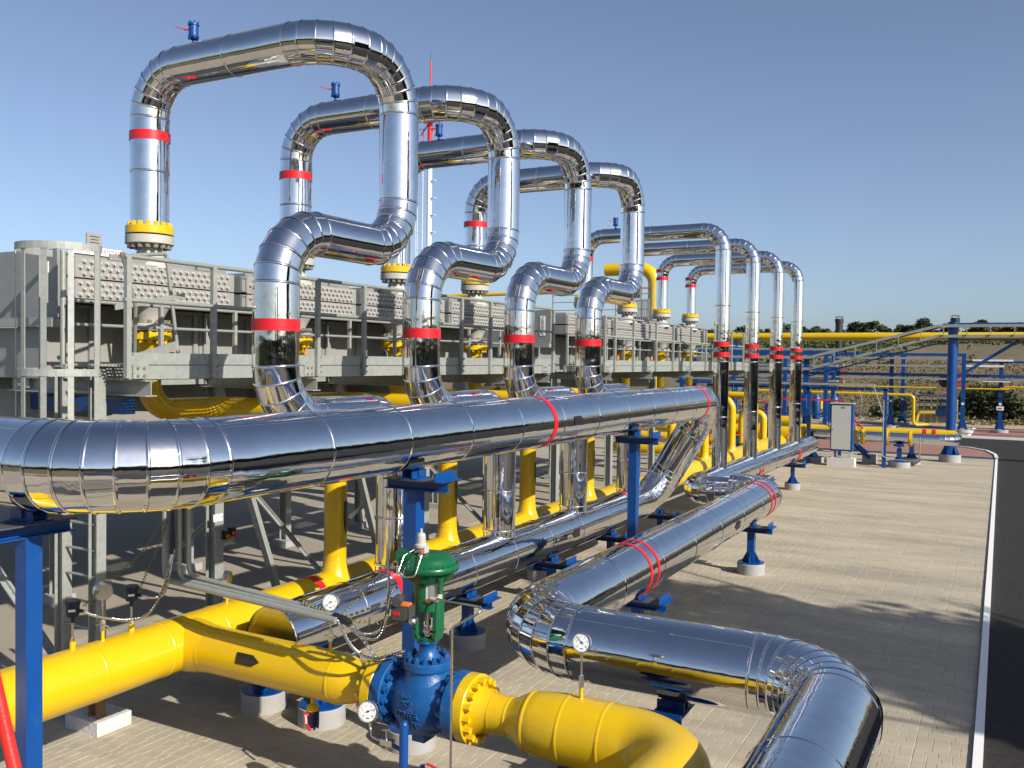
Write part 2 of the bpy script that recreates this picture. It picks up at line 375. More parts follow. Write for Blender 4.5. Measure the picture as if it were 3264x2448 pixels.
me = bpy.data.meshes.new('pavers'); me.from_pydata(PV, [], PF); me.materials.append(PAV)
me.attributes.new('tone', 'FLOAT', 'FACE').data.foreach_set('value', PT); link('pavers', me, yard, 'stuff')

# ================================================================ POLISHED PIPEWORK
XM, ZM = -4.62, 2.80; XR = -5.66; ZH = .98; XL = -8.2; XY = -6.4; ZY = .93
# --- high header, sloping drop, low header
mh = thing('insulated_pipe', 'fat polished steel header on tall blue posts sweeping across the foreground and folding back low', 'pipe', (XM, 6.7, 0))
OM = .58
clad(mh, [(-9.4, 3.6, ZM), (XM, 3.6, ZM), (XM, 16.0, ZM), (XR, 16.0, ZH), (XR, 6.04, ZH)], OM, R=.66, ns=8, plen=.98, cap1=True)
band(mh, (XM, 9.05, ZM), (0, 1, 0), OM, .085); band(mh, (XM, 15.0, ZM), (0, 1, 0), OM, .085)
band(mh, (XR, 7.68, ZH), (0, 1, 0), OM, .10); band(mh, (XR, 14.4, ZH), (0, 1, 0), OM, .10)
arrow(mh, (XM, 9.66, ZM), (0, 1, 0), OM, pi-.02, .26, .10)
arrow(mh, (XR, 11.94, ZH), (0, -1, 0), OM, .05, .26, .11)
# --- four expansion loops
ORD = ('nearest', 'second nearest', 'third', 'fourth')
ZT, ZLOW, ZB, OD = 6.55, 4.64, 2.92, .41
LY = [6.82, 9.13, 11.40, 13.74]
for i in range(4):
    Yr = 6.06+2.29*i; Yd = Yr+1.82; Yl = LY[i]
    lab = ('largest polished steel expansion loop, nearest the camera at upper left', 'second polished steel expansion loop behind the largest one',
           'third polished steel expansion loop, its left leg hidden behind the first', 'fourth polished steel expansion loop, smallest of the looping ones')[i]
    t = thing('expansion_loop', lab, 'pipe', (XR, Yr, ZH), 'polished pipe loops rising from the air coolers')
    clad(t, [(XL, Yl, 4.89), (XL, Yl, ZT), (XR, Yl, ZT), (XR, Yd, ZT), (XR, Yd, ZLOW), (XR, Yr, ZLOW), (XR, Yr, ZB), (XR, Yd, ZB), (XR, Yd, ZH+.24)], OD, R=.5, ns=6, plen=.75)
    band(t, (XL, Yl, 5.85), (0, 0, 1), OD, .10); band(t, (XR, Yr, 3.775), (0, 0, 1), OD, .105)
    MB().lathe([(OD/2+.012, 0), (OD/2+.016, .012), (OD/2+.012, .024)], (XR, Yd, 1.30), (0, 0, 1), 40, True).build('seam_ring', SEAM, t)
    flange(t, (XL, Yl, 4.80), (0, 0, 1), .25, .085, .205, 16, .028, YEL, bolts='far', bh=.045, name='flange')
# --- four plain risers further back
X2, Z2, O2 = -5.05, 1.06, .315
SY = [18.3+2.54*j for j in range(4)]
XS = -8.1
for j, y in enumerate(SY):
    lab = ('tall slim polished riser with double red bands, nearest of the far row of four', 'second tall slim polished riser in the far row of four',
           'third tall slim polished riser in the far row, over the yellow valves', 'farthest tall slim polished riser, beside the grey cabinet')[j]
    t = thing('riser_pipe', lab, 'pipe', (X2, y, Z2), 'slim polished risers of the far coolers')
    clad(t, [(XS, y, 4.89), (XS, y, 6.2), (X2, y, 6.2), (X2, y, Z2+.2)], O2, R=.42, ns=6, plen=1.05, n=32)
    for dz in (5.72, 5.93): band(t, (XS, y, dz), (0, 0, 1), O2, .085)
    for dz in (3.66, 3.87): band(t, (X2, y, dz), (0, 0, 1), O2, .10)
    flange(t, (XS, y, 4.80), (0, 0, 1), .24, .08, .195, 14, .028, YEL, bolts='far', bh=.04)
# --- far header, offset and low pipe coming towards the camera
lp = thing('insulated_pipe', 'low polished pipe with paired red bands running to the lower right corner', 'pipe', (-3.6, 15, 0))
clad(lp, [(X2, 28.2, Z2), (X2, 16.45, Z2+.06), (-4.20, 16.45, 1.15)], .54, R=.52, ns=7, plen=.95, cap0=True)
OL = .605; ZL = 1.18
clad(lp, [(-4.30, 16.45, ZL), (-3.6, 16.45, ZL), (-3.6, 6.78, ZL), (-.92, 6.78, ZL), (-.92, 1.5, ZL)], OL, R=.62, ns=8, plen=1.25, cap0=True)
for yy in (9.36, 9.60, 15.22, 15.50): band(lp, (-3.6, yy, ZL), (0, 1, 0), OL, .06)
for yy in (20.85, 21.1, 25.35, 25.6): band(lp, (X2, yy, Z2), (0, 1, 0), .54, .075)
band(lp, (-.92, 4.5, ZL), (0, 1, 0), OL, .09)
arrow(lp, (-3.6, 13.0, ZL), (0, -1, 0), OL, -.1, .28, .12)

# ================================================================ YELLOW GAS PIPEWORK
yh = thing('gas_header', 'long yellow gas header low on the paving with upright branches', 'pipe', (XY, 6.7, 0))
OY = .47
painted(yh, [(XY, 2.2, ZY), (XY, 35.5, ZY)], OY, n=48, welds=[((XY, 4.75, ZY), (0, 1, 0)), ((XY, 5.42, ZY), (0, 1, 0)), ((XY, 6.05, ZY), (0, 1, 0)), ((XY, 9.3, ZY), (0, 1, 0))])
for yy in (7.38,): band(yh, (XY, yy, ZY), (0, 1, 0), OY, .10)
for yy in (18.9, 19.1): band(yh, (XY, yy, ZY), (0, 1, 0), OY, .07)
for i in range(4):
    Yd = 7.86+2.29*i; Yl = LY[i]
    b = painted(yh, [(XL, Yl, 3.68), (XL, Yl, 2.89), (XL, Yd-.06, 2.89), (XY, Yd-.06, 2.89), (XY, Yd-.06, ZY)], .25, R=.30, name='branch_pipe', n=32)
    MB().lathe([(.22, .10), (.165, .19), (.138, .27), (.125, .36)], (XY, Yd-.06, ZY), (0, 0, 1), 32, True).build('tee_fitting', YEL, b)
    MB().lathe([(.123, -.012), (.13, 0), (.123, .012)], (XY, Yd-.06, ZY+.37), (0, 0, 1), 32, True).build('weld_bead', YEL, b)
    arrow(b, (XY, Yd-.06, 1.75), (0, 0, -1), .25, 1.42, .36, .075)
    flange(yh, (XL, Yl, 3.74), (0, 0, -1), .235, .08, .195, 14, .027, YEL, hub=.1, hubr=.125, bolts='both', bh=.04)
for j, y in enumerate(SY):
    zz = 2.55
    b = painted(yh, [(XS, y, 3.68), (XS, y, zz), (XS, y+1.0, zz), (XY, y+1.0, zz-.02), (XY, y+1.0, ZY)], .2, R=.32, name='branch_pipe', n=24)
    MB().lathe([(.2, .12), (.14, .19), (.11, .27), (.1, .34)], (XY, y+1.0, ZY), (0, 0, 1), 28, True).build('tee_fitting', YEL, b)
    flange(yh, (XS, y, 3.74), (0, 0, -1), .22, .075, .18, 12, .026, YEL, hub=.1, hubr=.11, bolts='near', bh=.04)
# cross branch through the control valve
YC = 5.71; ZC = .92; OC = .40
yc = thing('gas_branch_pipe', 'yellow gas pipe crossing the foreground through the blue control valve', 'pipe', (-5.2, YC, 0))
X = lambda x, z=ZC: (x+(.12 if -6 < x < -2.3 else 0), YC, z)
painted(yc, [X(XY), X(-4.74)], OC, name='pipe_run', n=48)
MB().lathe([(.236, .10), (.226, .20), (.212, .27), (.204, .33), (.20, .38)], X(XY), (1, 0, 0), 40, True).build('tee_fitting', YEL, yc)
for xx in (-6.05, -4.74): MB().lathe([(.198, -.014), (.206, 0), (.198, .014)], X(xx), (1, 0, 0), 48, True).build('weld_bead', YEL, yc)
MB().lathe([(.20, 0), (.197, .05), (.17, .16), (.142, .24), (.136, .28)], X(-4.74), (1, 0, 0), 48, True).build('reducer', YEL, yc)
MB().lathe([(.136, 0), (.137, .03), (.15, .09), (.165, .12)], X(-4.47), (1, 0, 0), 40, True).build('weld_neck', YEL, yc)
flange(yc, X(-4.36), (1, 0, 0), .254, .085, .215, 16, .026, YEL, bolts='near', bh=.05)
arrow(yc, X(-5.56), (1, 0, 0), OC, pi-.3, .26, .095)
# right of the valve
flange(yc, X(-3.455), (-1, 0, 0), .254, .085, .215, 16, .026, YEL, bolts='near', bh=.055)
MB().lathe([(.19, 0), (.165, .04), (.148, .10), (.14, .14), (.138, .29)], X(-3.455), (1, 0, 0), 40, True).build('weld_neck', YEL, yc)
for xx in (-3.31, -3.175): MB().lathe([(.137, -.014), (.145, 0), (.137, .014)], X(xx), (1, 0, 0), 40, True).build('weld_bead', YEL, yc)
MB().lathe([(.138, 0), (.145, .03), (.178, .09), (.21, .15), (.225, .25), (.238, .38), (.24, .45)], X(-3.165), (1, 0, 0), 48, True).build('reducer', YEL, yc)
for xx, rr in ((-3.0, .212), (-2.72, .238), (-2.42, .238)): MB().lathe([(rr, -.016), (rr+.009, 0), (rr, .016)], X(xx), (1, 0, 0), 48, True).build('weld_bead', YEL, yc)
painted(yc, [X(-2.72), (-1.72, YC, ZC), (-1.72, 2.0, ZC)], .48, R=.70, name='pipe_run', n=48, ns=20)
# ================================================================ SUPPORTS
def support(x, y, ztop, label, along='y', w=.12, ped=.18, pr=.225, group='blue pipe supports on round concrete footings', span=.34, pz=None, square=False):
    """round footing, gusseted post, T beam across the pipe, slide plate, stop angle and pipe shoe"""
    t = thing('pipe_support', label, 'pipe support', (x, y, 0), group)
    dx = Vector((1, 0, 0)) if along == 'y' else Vector((0, -1, 0)); dy = Vector((0, 1, 0)) if along == 'y' else Vector((1, 0, 0)); c = Vector((x, y, 0))
    z = lambda k: Vector((0, 0, k))
    if square: MB().box((x, y, ped/2), (w*1.0, w*1.0, ped)).build('footing', CON, t)
    else: MB().lathe([(pr, 0), (pr, ped-.008), (pr-.008, ped), (0, ped)], (x, y, 0), (0, 0, 1), 36).build('footing', CON, t)
    if not square:
        MB().cyl((x, y, ped), (x, y, ped+.012), pr*.96, n=36).build('base_plate', BLU, t)
    bt = ztop-.10
    MB().box((x, y, (ped+.012+bt-.09)/2), (w, w, bt-.09-ped-.012)).build('post', BLU, t)
    if not square:
        for sx, sy in ((1, 0), (-1, 0), (0, 1), (0, -1)):
            a = Vector((sx, sy, 0)); n = Vector((-sy, sx, 0))*.006; g = min(.17, (bt-ped)*.45); p0 = c+a*(w/2)+z(ped+.012); mb = MB()
            q = [p0, p0+a*.09, p0+a*.09+z(.02), p0+a*.012+z(g), p0+z(g)]
            mb.add([v-n for v in q]+[v+n for v in q], [(4, 3, 2, 1, 0), (5, 6, 7, 8, 9)]+[(k, (k+1) % 5, 5+(k+1) % 5, 5+k) for k in range(5)]); mb.build('gusset', BLU, t)
    MB().ibeam(c-dx*span*.8+z(bt-.045), c+dx*span+z(bt-.045), .09, .11, .012, .010).build('cross_beam', BLU, t)
    MB().box(c+dx*.02+z(bt+.006), (span*1.55, .24, .010) if along == 'y' else (.24, span*1.55, .010)).build('slide_plate', LINER, t)
    for s in (1,):
        e = c+dx*(span*.92)+z(bt+.012); mb = MB(); mb.bar(e-dy*.17+z(.045), e+dy*.17+z(.045), .010, .075); mb.bar(e-dy*.17+dx*.03+z(.005), e+dy*.17+dx*.03+z(.005), .07, .010); mb.build('stop_angle', BLU, t)
    mb = MB(); mb.bar(c-dy*.11+dx*.05+z(bt+.05), c+dy*.11+dx*.05+z(bt+.05), .012, .078); mb.bar(c-dy*.11-dx*.05+z(bt+.05), c+dy*.11-dx*.05+z(bt+.05), .012, .078); mb.bar(c-dy*.11+z(bt+.018), c+dy*.11+z(bt+.018), .20, .012)
    mb.bar(c-dy*.03+z(bt+.07), c+dy*.03+z(bt+.07), .14, .06); mb.build('pipe_shoe', BLU, t)
    return t
zb = ZM-OM/2
support(XM, 6.72, zb, 'tall square blue post under the big header, behind the green valve actuator', w=.135, span=.36)
support(XM, 12.25, zb, 'tall square blue post under the far half of the big header', w=.125, span=.36)
support(-5.47, 3.62, zb, 'thick blue post at the left edge under the elbow of the big header', along='x', w=.112, ped=.72, span=.36, square=True)
for yy, lb in ((6.72, 'short blue support under the capped near end of the low polished header'), (9.41, 'blue support under the low polished header, right of the green actuator'), (11.74, 'blue support under the low polished header at its middle flow arrow'), (14.0, 'blue support under the low polished header just before the tall blue post'), (16.5, 'blue support below the bottom bend of the sloping polished pipe')):
    support(XR, yy, ZH-OM/2, lb, w=.11)
support(-3.6, 15.1, ZL-OL/2, 'blue support on a round grey footing standing alone on the open paving', w=.115)
support(-3.6, 9.75, ZL-OL/2, 'blue support under the paired red bands nearest the camera on the low pipe', w=.115)
support(-2.2, 6.78, ZL-OL/2, 'blue support beneath the foreground cross run of the low polished pipe', along='x', w=.115)
support(X2, 25.8, Z2-.25, 'blue support under the far end of the rear polished header', w=.10, pr=.21, ped=.18)
support(X2, 21.8, Z2-.25, 'blue support under the rear polished header between two slim risers', w=.10, pr=.21, ped=.18)
support(XY, 6.72, ZY-OY/2, 'short blue support under the yellow header near the red band', w=.11, ped=.18)
support(XY, 12.9, ZY-OY/2, 'short blue support under the yellow header beyond the third branch', w=.11, ped=.18)
support(-2.55, 5.71, ZC-.24, 'blue saddle support under the fat yellow pipe at the bottom of the picture', along='x', w=.12, ped=.18, span=.25)
# ================================================================ CONTROL VALVE
cv = thing('control_valve', 'blue globe control valve with green diaphragm actuator between yellow flanges', 'valve', (-3.785, YC, .65))
VX = -3.785
MB().lathe([(.245, 0), (.254, .004), (.254, .085), (.245, .09), (.17, .095), (.15, .13)], X(-4.27), (1, 0, 0), 44).build('body_flange', VBLU, cv)
MB().lathe([(.245, 0), (.254, .004), (.254, .085), (.245, .09), (.17, .095), (.15, .13)], X(-3.545), (-1, 0, 0), 44).build('body_flange', VBLU, cv)
for xx, ax in ((-4.272, (1, 0, 0)), (-3.543, (-1, 0, 0))):
    MB().cyl(X(xx), X(xx-ax[0]*.006), .225, n=40).build('gasket', BLK, cv)
def bolt_ring(parent, c, ax, rb, n, sz, h, mt, ph=0):
    c = V(c); ax = V(ax).normalized(); x, y = frame(ax); base = None
    for k in range(n):
        a = ph+2*pi*k/n; q = c+(x*cos(a)+y*sin(a))*rb
        MB().cyl(q-ax*.003, q+ax*h, sz, n=6, sm=False).cyl(q+ax*(h-.001), q+ax*(h+.018), sz*.55, n=8).build('bolt', mt, parent)
bolt_ring(cv, X(-4.18), (1, 0, 0), .215, 16, .030, .035, VBLU); bolt_ring(cv, X(-3.635), (-1, 0, 0), .215, 16, .030, .035, VBLU)
body = MB()
body.lathe([(.15, -.30), (.152, -.25), (.20, -.18), (.235, -.10), (.246, 0), (.235, .10), (.20, .18), (.152, .25), (.15, .30)], (VX, YC, ZC-.01), (1, 0, 0), 44, True)
body.lathe([(.0, -.27), (.10, -.262), (.19, -.20), (.235, -.08), (.235, .04), (.20, .15), (.168, .20), (.162, .235)], (VX, YC, ZC), (0, 0, 1), 44, True)
body.box((VX-.01, YC-.03, ZC-.275), (.11, .15, .06))
body.build('body', VBLU, cv)
MB().box((VX-.03, YC-.236, ZC+.085), (.075, .014, .03)).build('cast_pad', VBLU, cv)
MB().lathe([(0, -.012), (.16, -.01), (.178, 0), (.182, .012), (.182, .058), (.172, .068), (0, .07)], (VX, YC, ZC+.235), (0, 0, 1), 40).build('bonnet_flange', VBLU, cv)
MB().lathe([(.115, 0), (.10, .02), (.074, .05), (.066, .08), (.064, .12), (.075, .125), (.075, .145), (0, .146)], (VX, YC, ZC+.30), (0, 0, 1), 32, True).build('bonnet_neck', VBLU, cv)
bolt_ring(cv, (VX, YC, ZC+.303), (0, 0, 1), .148, 14, .0215, .028, VBLU)
ye = ZC+.44
yk = MB()
for sx in (-1, 1):
    a = [(VX+sx*.045, ye), (VX+sx*.082, ye+.03), (VX+sx*.092, ye+.09), (VX+sx*.092, ye+.36)]
    for (x0, z0), (x1, z1) in zip(a, a[1:]): yk.bar((x0, YC, z0-.004), (x1, YC, z1+.004), .11, .034, (1, 0, 0))
yk.lathe([(.0, 0), (.062, 0), (.066, .03), (.05, .045)], (VX, YC, ye-.012), (0, 0, 1), 24)
yk.build('yoke', GRN, cv)
MB().lathe([(0, 0), (.108, 0), (.112, .01), (.112, .27), (.125, .285), (.125, .305), (0, .306)], (VX, YC, ye+.24), (0, 0, 1), 36).build('spring_barrel', GRN, cv)
MB().cyl((VX, YC, ye), (VX, YC, ye+.25), .014, n=12).cyl((VX, YC, ye+.02), (VX, YC, ye+.05), .034, n=6, sm=False).cyl((VX, YC, ye+.07), (VX, YC, ye+.085), .045, n=16).cyl((VX, YC, ye+.12), (VX, YC, ye+.17), .026, n=8, sm=False).build('stem', STN, cv)
zd = 1.93
MB().lathe([(.115, -.13), (.135, -.12), (.185, -.085), (.20, -.03), (.228, -.026), (.23, 0)], (VX, YC, zd), (0, 0, 1), 48, True).build('lower_casing', GRN, cv)
MB().lathe([(.23, 0), (.228, .02), (.208, .024), (.195, .06), (.16, .09), (.09, .104), (0, .108)], (VX, YC, zd), (0, 0, 1), 48, True).build('diaphragm_casing', GRN, cv)
MB().bolts((VX, YC, zd-.022), (0, 0, 1), .218, 28, .0095, .052).build('casing_bolts', GRN, cv, 'stuff')
MB().cyl((VX+.17, YC-.10, zd-.10), (VX+.17, YC-.10, zd-.17), .018, n=10).cyl((VX+.17, YC-.10, zd-.05), (VX+.17, YC-.10, zd-.10), .028, .018, n=12).build('drain_plug', GRN, cv)
MB().box((VX-.14, YC-.12, zd+.085), (.105, .10, .075), rz=.3).build('booster_block', GRN, cv)
MB().lathe([(.05, 0), (.05, .02), (.036, .03), (.034, .09), (.026, .105), (.010, .11), (.008, .14)], (VX-.03, YC-.06, zd+.15), (0, 0, 1), 20).box((VX-.03, YC-.06, zd+.135), (.10, .06, .05)).build('air_regulator', FLG, cv)
MB().add([(VX+.0, YC-.12, zd+.15), (VX+.03, YC-.125, zd+.14), (VX+.035, YC-.14, zd+.05), (VX+.015, YC-.15, zd+.02), (VX-.005, YC-.145, zd+.06)], [(0, 1, 2, 3, 4)]).add([(VX+.0, YC-.118, zd+.15), (VX+.03, YC-.123, zd+.14), (VX+.035, YC-.138, zd+.05), (VX+.015, YC-.148, zd+.02), (VX-.005, YC-.143, zd+.06)], [(4, 3, 2, 1, 0)]).build('orange_tag', ORG, cv)
tb = MB()
tb.tube([(VX-.06, YC-.08, zd+.14), (VX-.10, YC-.18, zd+.10), (VX-.10, YC-.26, zd-.02), (VX-.02, YC-.27, zd-.035), (VX+.06, YC-.27, zd-.02), (VX+.06, YC-.18, zd+.13), (VX+.0, YC-.1, zd+.14)], .0055, .025, 8)
tb.tube([(VX+.0, YC-.13, zd+.06), (VX-.06, YC-.22, zd+.02), (VX-.075, YC-.25, zd-.06)], .004, .02, 6)
tb.build('copper_tubing', STN, cv)
# positioner and its fittings hang on the yoke
ps = MB(); px, py, pz = VX-.11, YC-.17, ye+.24
ps.box((px, py, pz), (.15, .10, .115), rz=.15).box((px, py-.05, pz), (.115, .03, .09), rz=.15)
po = ps.build('positioner', GREYD, cv)
MB().box((px-.015, py-.071, pz+.005), (.055, .006, .026), rz=.15).build('red_nameplate', RED, po)
MB().box((px+.005, py, pz+.064), (.10, .07, .014), rz=.15).build('orange_label', ORG, po)
MB().cyl((px-.02, py-.02, pz+.105), (px+.0, py-.09, pz+.095), .038, n=20).build('end_cover', GREYD, po)
MB().cyl((VX+.02, py-.03, pz-.03), (VX+.025, py-.075, pz-.03), .03, n=18).lathe([(.03, 0), (.022, .02), (0, .028)], (VX+.025, py-.075, pz-.03), (.1, -1, 0), 18, True).build('small_pressure_gauge', STN, po)
MB().box((VX+.105, YC-.06, ye+.40), (.06, .09, .13)).box((VX+.125, YC-.07, ye+.47), (.05, .06, .05)).cyl((VX+.10, YC-.12, ye+.36), (VX+.16, YC-.12, ye+.36), .013, n=8).build('lock_valve', FLG, cv)
MB().box((VX+.055, YC-.096, ye+.40), (.035, .012, .14)).build('white_rating_plate', DIAL, cv)
MB().box((VX+.06, YC-.099, ye+.335), (.04, .010, .03)).build('yellow_warning_label', YEL, cv)
# cast lettering on the front of the body
for txt, sz, dz, dx in (('FISHER', .066, -.055, -.02), ('10', .09, -.14, .01), ('WCB', .05, .03, -.03)):
    t_ = text_mesh(txt, sz, 'cast_lettering', VBLU, cv, basis((VX+dx, YC, ZC+dz), (1, 0, 0), (0, 0, 1)), .009)
    def bend(c):
        dxx, dzz = c.x-VX, c.z-ZC+.01; R = max(.246-1.25*dxx*dxx, .12)
        return Vector((c.x, YC-sqrt(max(R*R-dzz*dzz, .004))-.004+(c.y-YC)*1.0, c.z))
    wrap(t_, bend)
MB().tube([(VX-.12, YC-.237, ZC-.085), (VX+.03, YC-.236, ZC-.098), (VX+.10, YC-.215, ZC-.12)], .004, .02, 6).build('cast_rib', VBLU, cv)
# ================================================================ GAUGES
def gauge(x, y, z, nrm, dia, label, stem=.34, base=None, face_needle=.8, grp='round steel pressure gauges on the yellow pipes'):
    t = thing('pressure_gauge', label, 'gauge', (x, y, z-stem), grp); n = V(nrm).normalized(); c = Vector((x, y, z)); r = dia/2
    MB().lathe([(0, -.045), (r*.9, -.045), (r*.97, -.04), (r, 0), (r*1.02, .004), (r*1.02, .012), (r*.93, .014), (r*.91, .004)], c, n, 36).build('case', STN, t)
    MB().lathe([(0, .003), (r*.92, .003)], c, n, 36).build('dial', DIAL, t)
    u = Vector((0, 0, 1)); u = (u-n*u.dot(n)).normalized(); s = u.cross(n); p = c+n*.0045; mb = MB()
    for k in range(21):
        a = radians(-135+270*k/20); d = s*sin(a)+u*cos(a); L = .16 if k % 5 == 0 else .08
        mb.bar(p+d*r*(.86-L), p+d*r*.86, r*.025, .0006, n)
    mb.bar(p-u*r*.62-s*r*.16, p-u*r*.62+s*r*.16, r*.08, .0006, n)
    for k, tx in enumerate(('0', '2', '4', '6', '8', '10')):
        a = radians(-135+54*k); d = s*sin(a)+u*cos(a)
        text_mesh(tx, r*.2, 'dial_number', BLK, t, basis(p+d*r*.56, s, u), .0003)
    mb.build('scale_marks', BLK, t)
    a = radians(-135+270*face_needle); d = s*sin(a)+u*cos(a); q = c+n*.0075
    MB().bar(q-d*r*.25, q+d*r*.78, r*.05, .0012, n).cyl(q-n*.003, q+n*.002, r*.1, n=12).build('needle', BLK, t)
    MB().cyl(c+n*.010, c+n*.012, r*.92, n=36).build('glass', GLS, t)
    if stem:
        b = c-u*r-n*.02; e = Vector((b.x, b.y, z-stem))
        mb = MB(); mb.cyl(b, b-Vector((0, 0, .045)), .011, n=8).cyl(b, Vector((e.x, e.y, e.z+.16)), .0065, n=8)
        mb.box((e.x, e.y, e.z+.125), (.026, .03, .085)).cyl((e.x-.06, e.y, e.z+.12), (e.x+.06, e.y, e.z+.13), .006, n=8).cyl((e.x-.065, e.y-.012, e.z+.118), (e.x-.055, e.y+.02, e.z+.118), .006, n=8).cyl((e.x+.055, e.y-.022, e.z+.145), (e.x+.065, e.y+.012, e.z+.12), .006, n=8)
        mb.build('needle_valve', STN, t)
        MB().cyl((e.x, e.y, e.z-.02), (e.x, e.y, e.z+.085), .014, n=12).lathe([(.024, 0), (.014, .02)], (e.x, e.y, e.z-.012), (0, 0, 1), 14).build('yellow_stub', YEL, t)
    return t
CN = Vector((2.2, -5.2, 1.2))
gauge(-2.51, YC, 1.55, (.25, -1, .32), .135, 'pressure gauge over the fat yellow pipe, before the polished cross run', .395, face_needle=.33)
gauge(-4.725, YC, 1.52, (.45, -1, .32), .14, 'round pressure gauge above the yellow reducer, against the low polished header', .40, face_needle=.03)
g = gauge(-3.99, 5.25, .93, (.35, -1, .25), .155, 'round pressure gauge low in front of the blue valve flange on a bent tube', 0, face_needle=.75)
MB().tube([(-3.99, 5.27, .855), (-3.985, 5.27, .80), (-3.95, 5.24, .755), (-3.86, 5.22, .755)], .008, .05, 8).cyl((-3.99, 5.27, .86), (-3.985, 5.27, .81), .012, n=8).build('bent_tube', STN, g)
MB().box((-3.79, 5.21, .76), (.10, .04, .045), rz=.05).cyl((-3.79, 5.20, .72), (-3.79, 5.20, .85), .007, n=8).cyl((-3.82, 5.19, .85), (-3.76, 5.21, .858), .0065, n=8).cyl((-3.83, 5.2, .715), (-3.76, 5.2, .712), .009, n=8).build('needle_valve', STN, g)
gauge(XY, 6.2, 1.40, (-.9, -.45, .1), .14, 'round pressure gauge seen from behind over the yellow header, left of the grey conduits', .24)
gauge(XY, 4.87, 1.575, (-.75, .35, .12), .15, 'round pressure gauge showing its plain back above the yellow header at left', .41)
# standpipe in the foreground
sp = thing('standpipe', 'blue capped standpipe with a red lever valve at the bottom edge', 'pipe', (-3.64, 5.2, 0))
MB().lathe([(.032, .0), (.032, .92), (.028, .935), (.015, .95), (0, .952)], (-3.64, 5.2, 0), (0, 0, 1), 24, True).build('pipe', BLU, sp)
MB().cyl((-3.64, 5.2, .735), (-3.73, 5.21, .745), .016, n=12).build('side_branch', BLU, sp)
bv = MB().cyl((-3.64, 5.2, .60), (-3.3, 5.2, .60), .02, n=14).cyl((-3.52, 5.2, .60), (-3.44, 5.2, .60), .04, n=16).cyl((-3.48, 5.2, .62), (-3.48, 5.2, .67), .018, n=10).build('ball_valve', BLU, sp)
MB().bar((-3.48, 5.2, .668), (-3.43, 5.18, .70), .022, .006).bar((-3.43, 5.18, .70), (-3.30, 5.16, .685), .024, .006).build('lever', RPT, bv)
# drain valve hanging under the yellow branch
dv = thing('drain_valve', 'small navy drain valve with red lever hanging below the yellow branch', 'valve', (-4.88, 5.69, .45))
MB().cyl((-4.88, 5.68, .76), (-4.88, 5.68, .66), .017, n=14).lathe([(.017, 0), (.04, -.012), (.052, -.03), (.052, -.055), (0, -.056)], (-4.88, 5.68, .675), (0, 0, 1), 24).build('yellow_neck', YEL, dv)
MB().lathe([(.05, 0), (.053, -.01), (.053, -.12), (.048, -.13), (0, -.131)], (-4.88, 5.68, .617), (0, 0, 1), 24).bolts((-4.88, 5.68, .487), (0, 0, -1), .042, 6, .009, .018).build('body', NAV, dv)
MB().cyl((-4.885, 5.625, .60), (-4.885, 5.60, .60), .016, n=10).bar((-4.885, 5.60, .605), (-4.86, 5.58, .54), .016, .012).bar((-4.86, 5.58, .54), (-4.79, 5.55, .515), .018, .012).build('lever', RPT, dv)
# transmitters
for yy, lb in ((4.60, 'navy transmitter on a thin stem over the yellow header, next to the thick blue post'), (5.15, 'navy transmitter on a thin stem over the yellow header, nearer the conduits')):
    t = thing('transmitter', lb, 'instrument', (XY, yy, ZY+.22), 'navy transmitters on the yellow header')
    zt = 1.47
    MB().cyl((XY, yy, ZY+.2), (XY, yy, ZY+.30), .026, .022, n=14).build('weld_boss', YEL, t)
    MB().cyl((XY, yy, ZY+.29), (XY, yy, zt-.04), .009, n=10).cyl((XY, yy, ZY+.30), (XY, yy, ZY+.33), .016, n=6, sm=False).build('stem', STN, t)
    MB().cyl((XY, yy, zt-.09), (XY, yy, zt-.04), .016, .02, n=12).cyl((XY, yy, zt-.04), (XY, yy, zt-.02), .045, .05, n=20).cyl((XY, yy, zt-.02), (XY, yy, zt+.055), .052, n=20).cyl((XY, yy, zt+.055), (XY, yy, zt+.085), .058, n=20).build('housing', NAV, t)
    MB().cyl((XY, yy, zt+.01), (XY+.075, yy+.04, zt), .014, n=10).build('cable_gland', NAV, t)
    MB().box((XY+.04, yy-.036, zt+.015), (.05, .004, .018), rz=.85).build('white_label', DIAL, t)
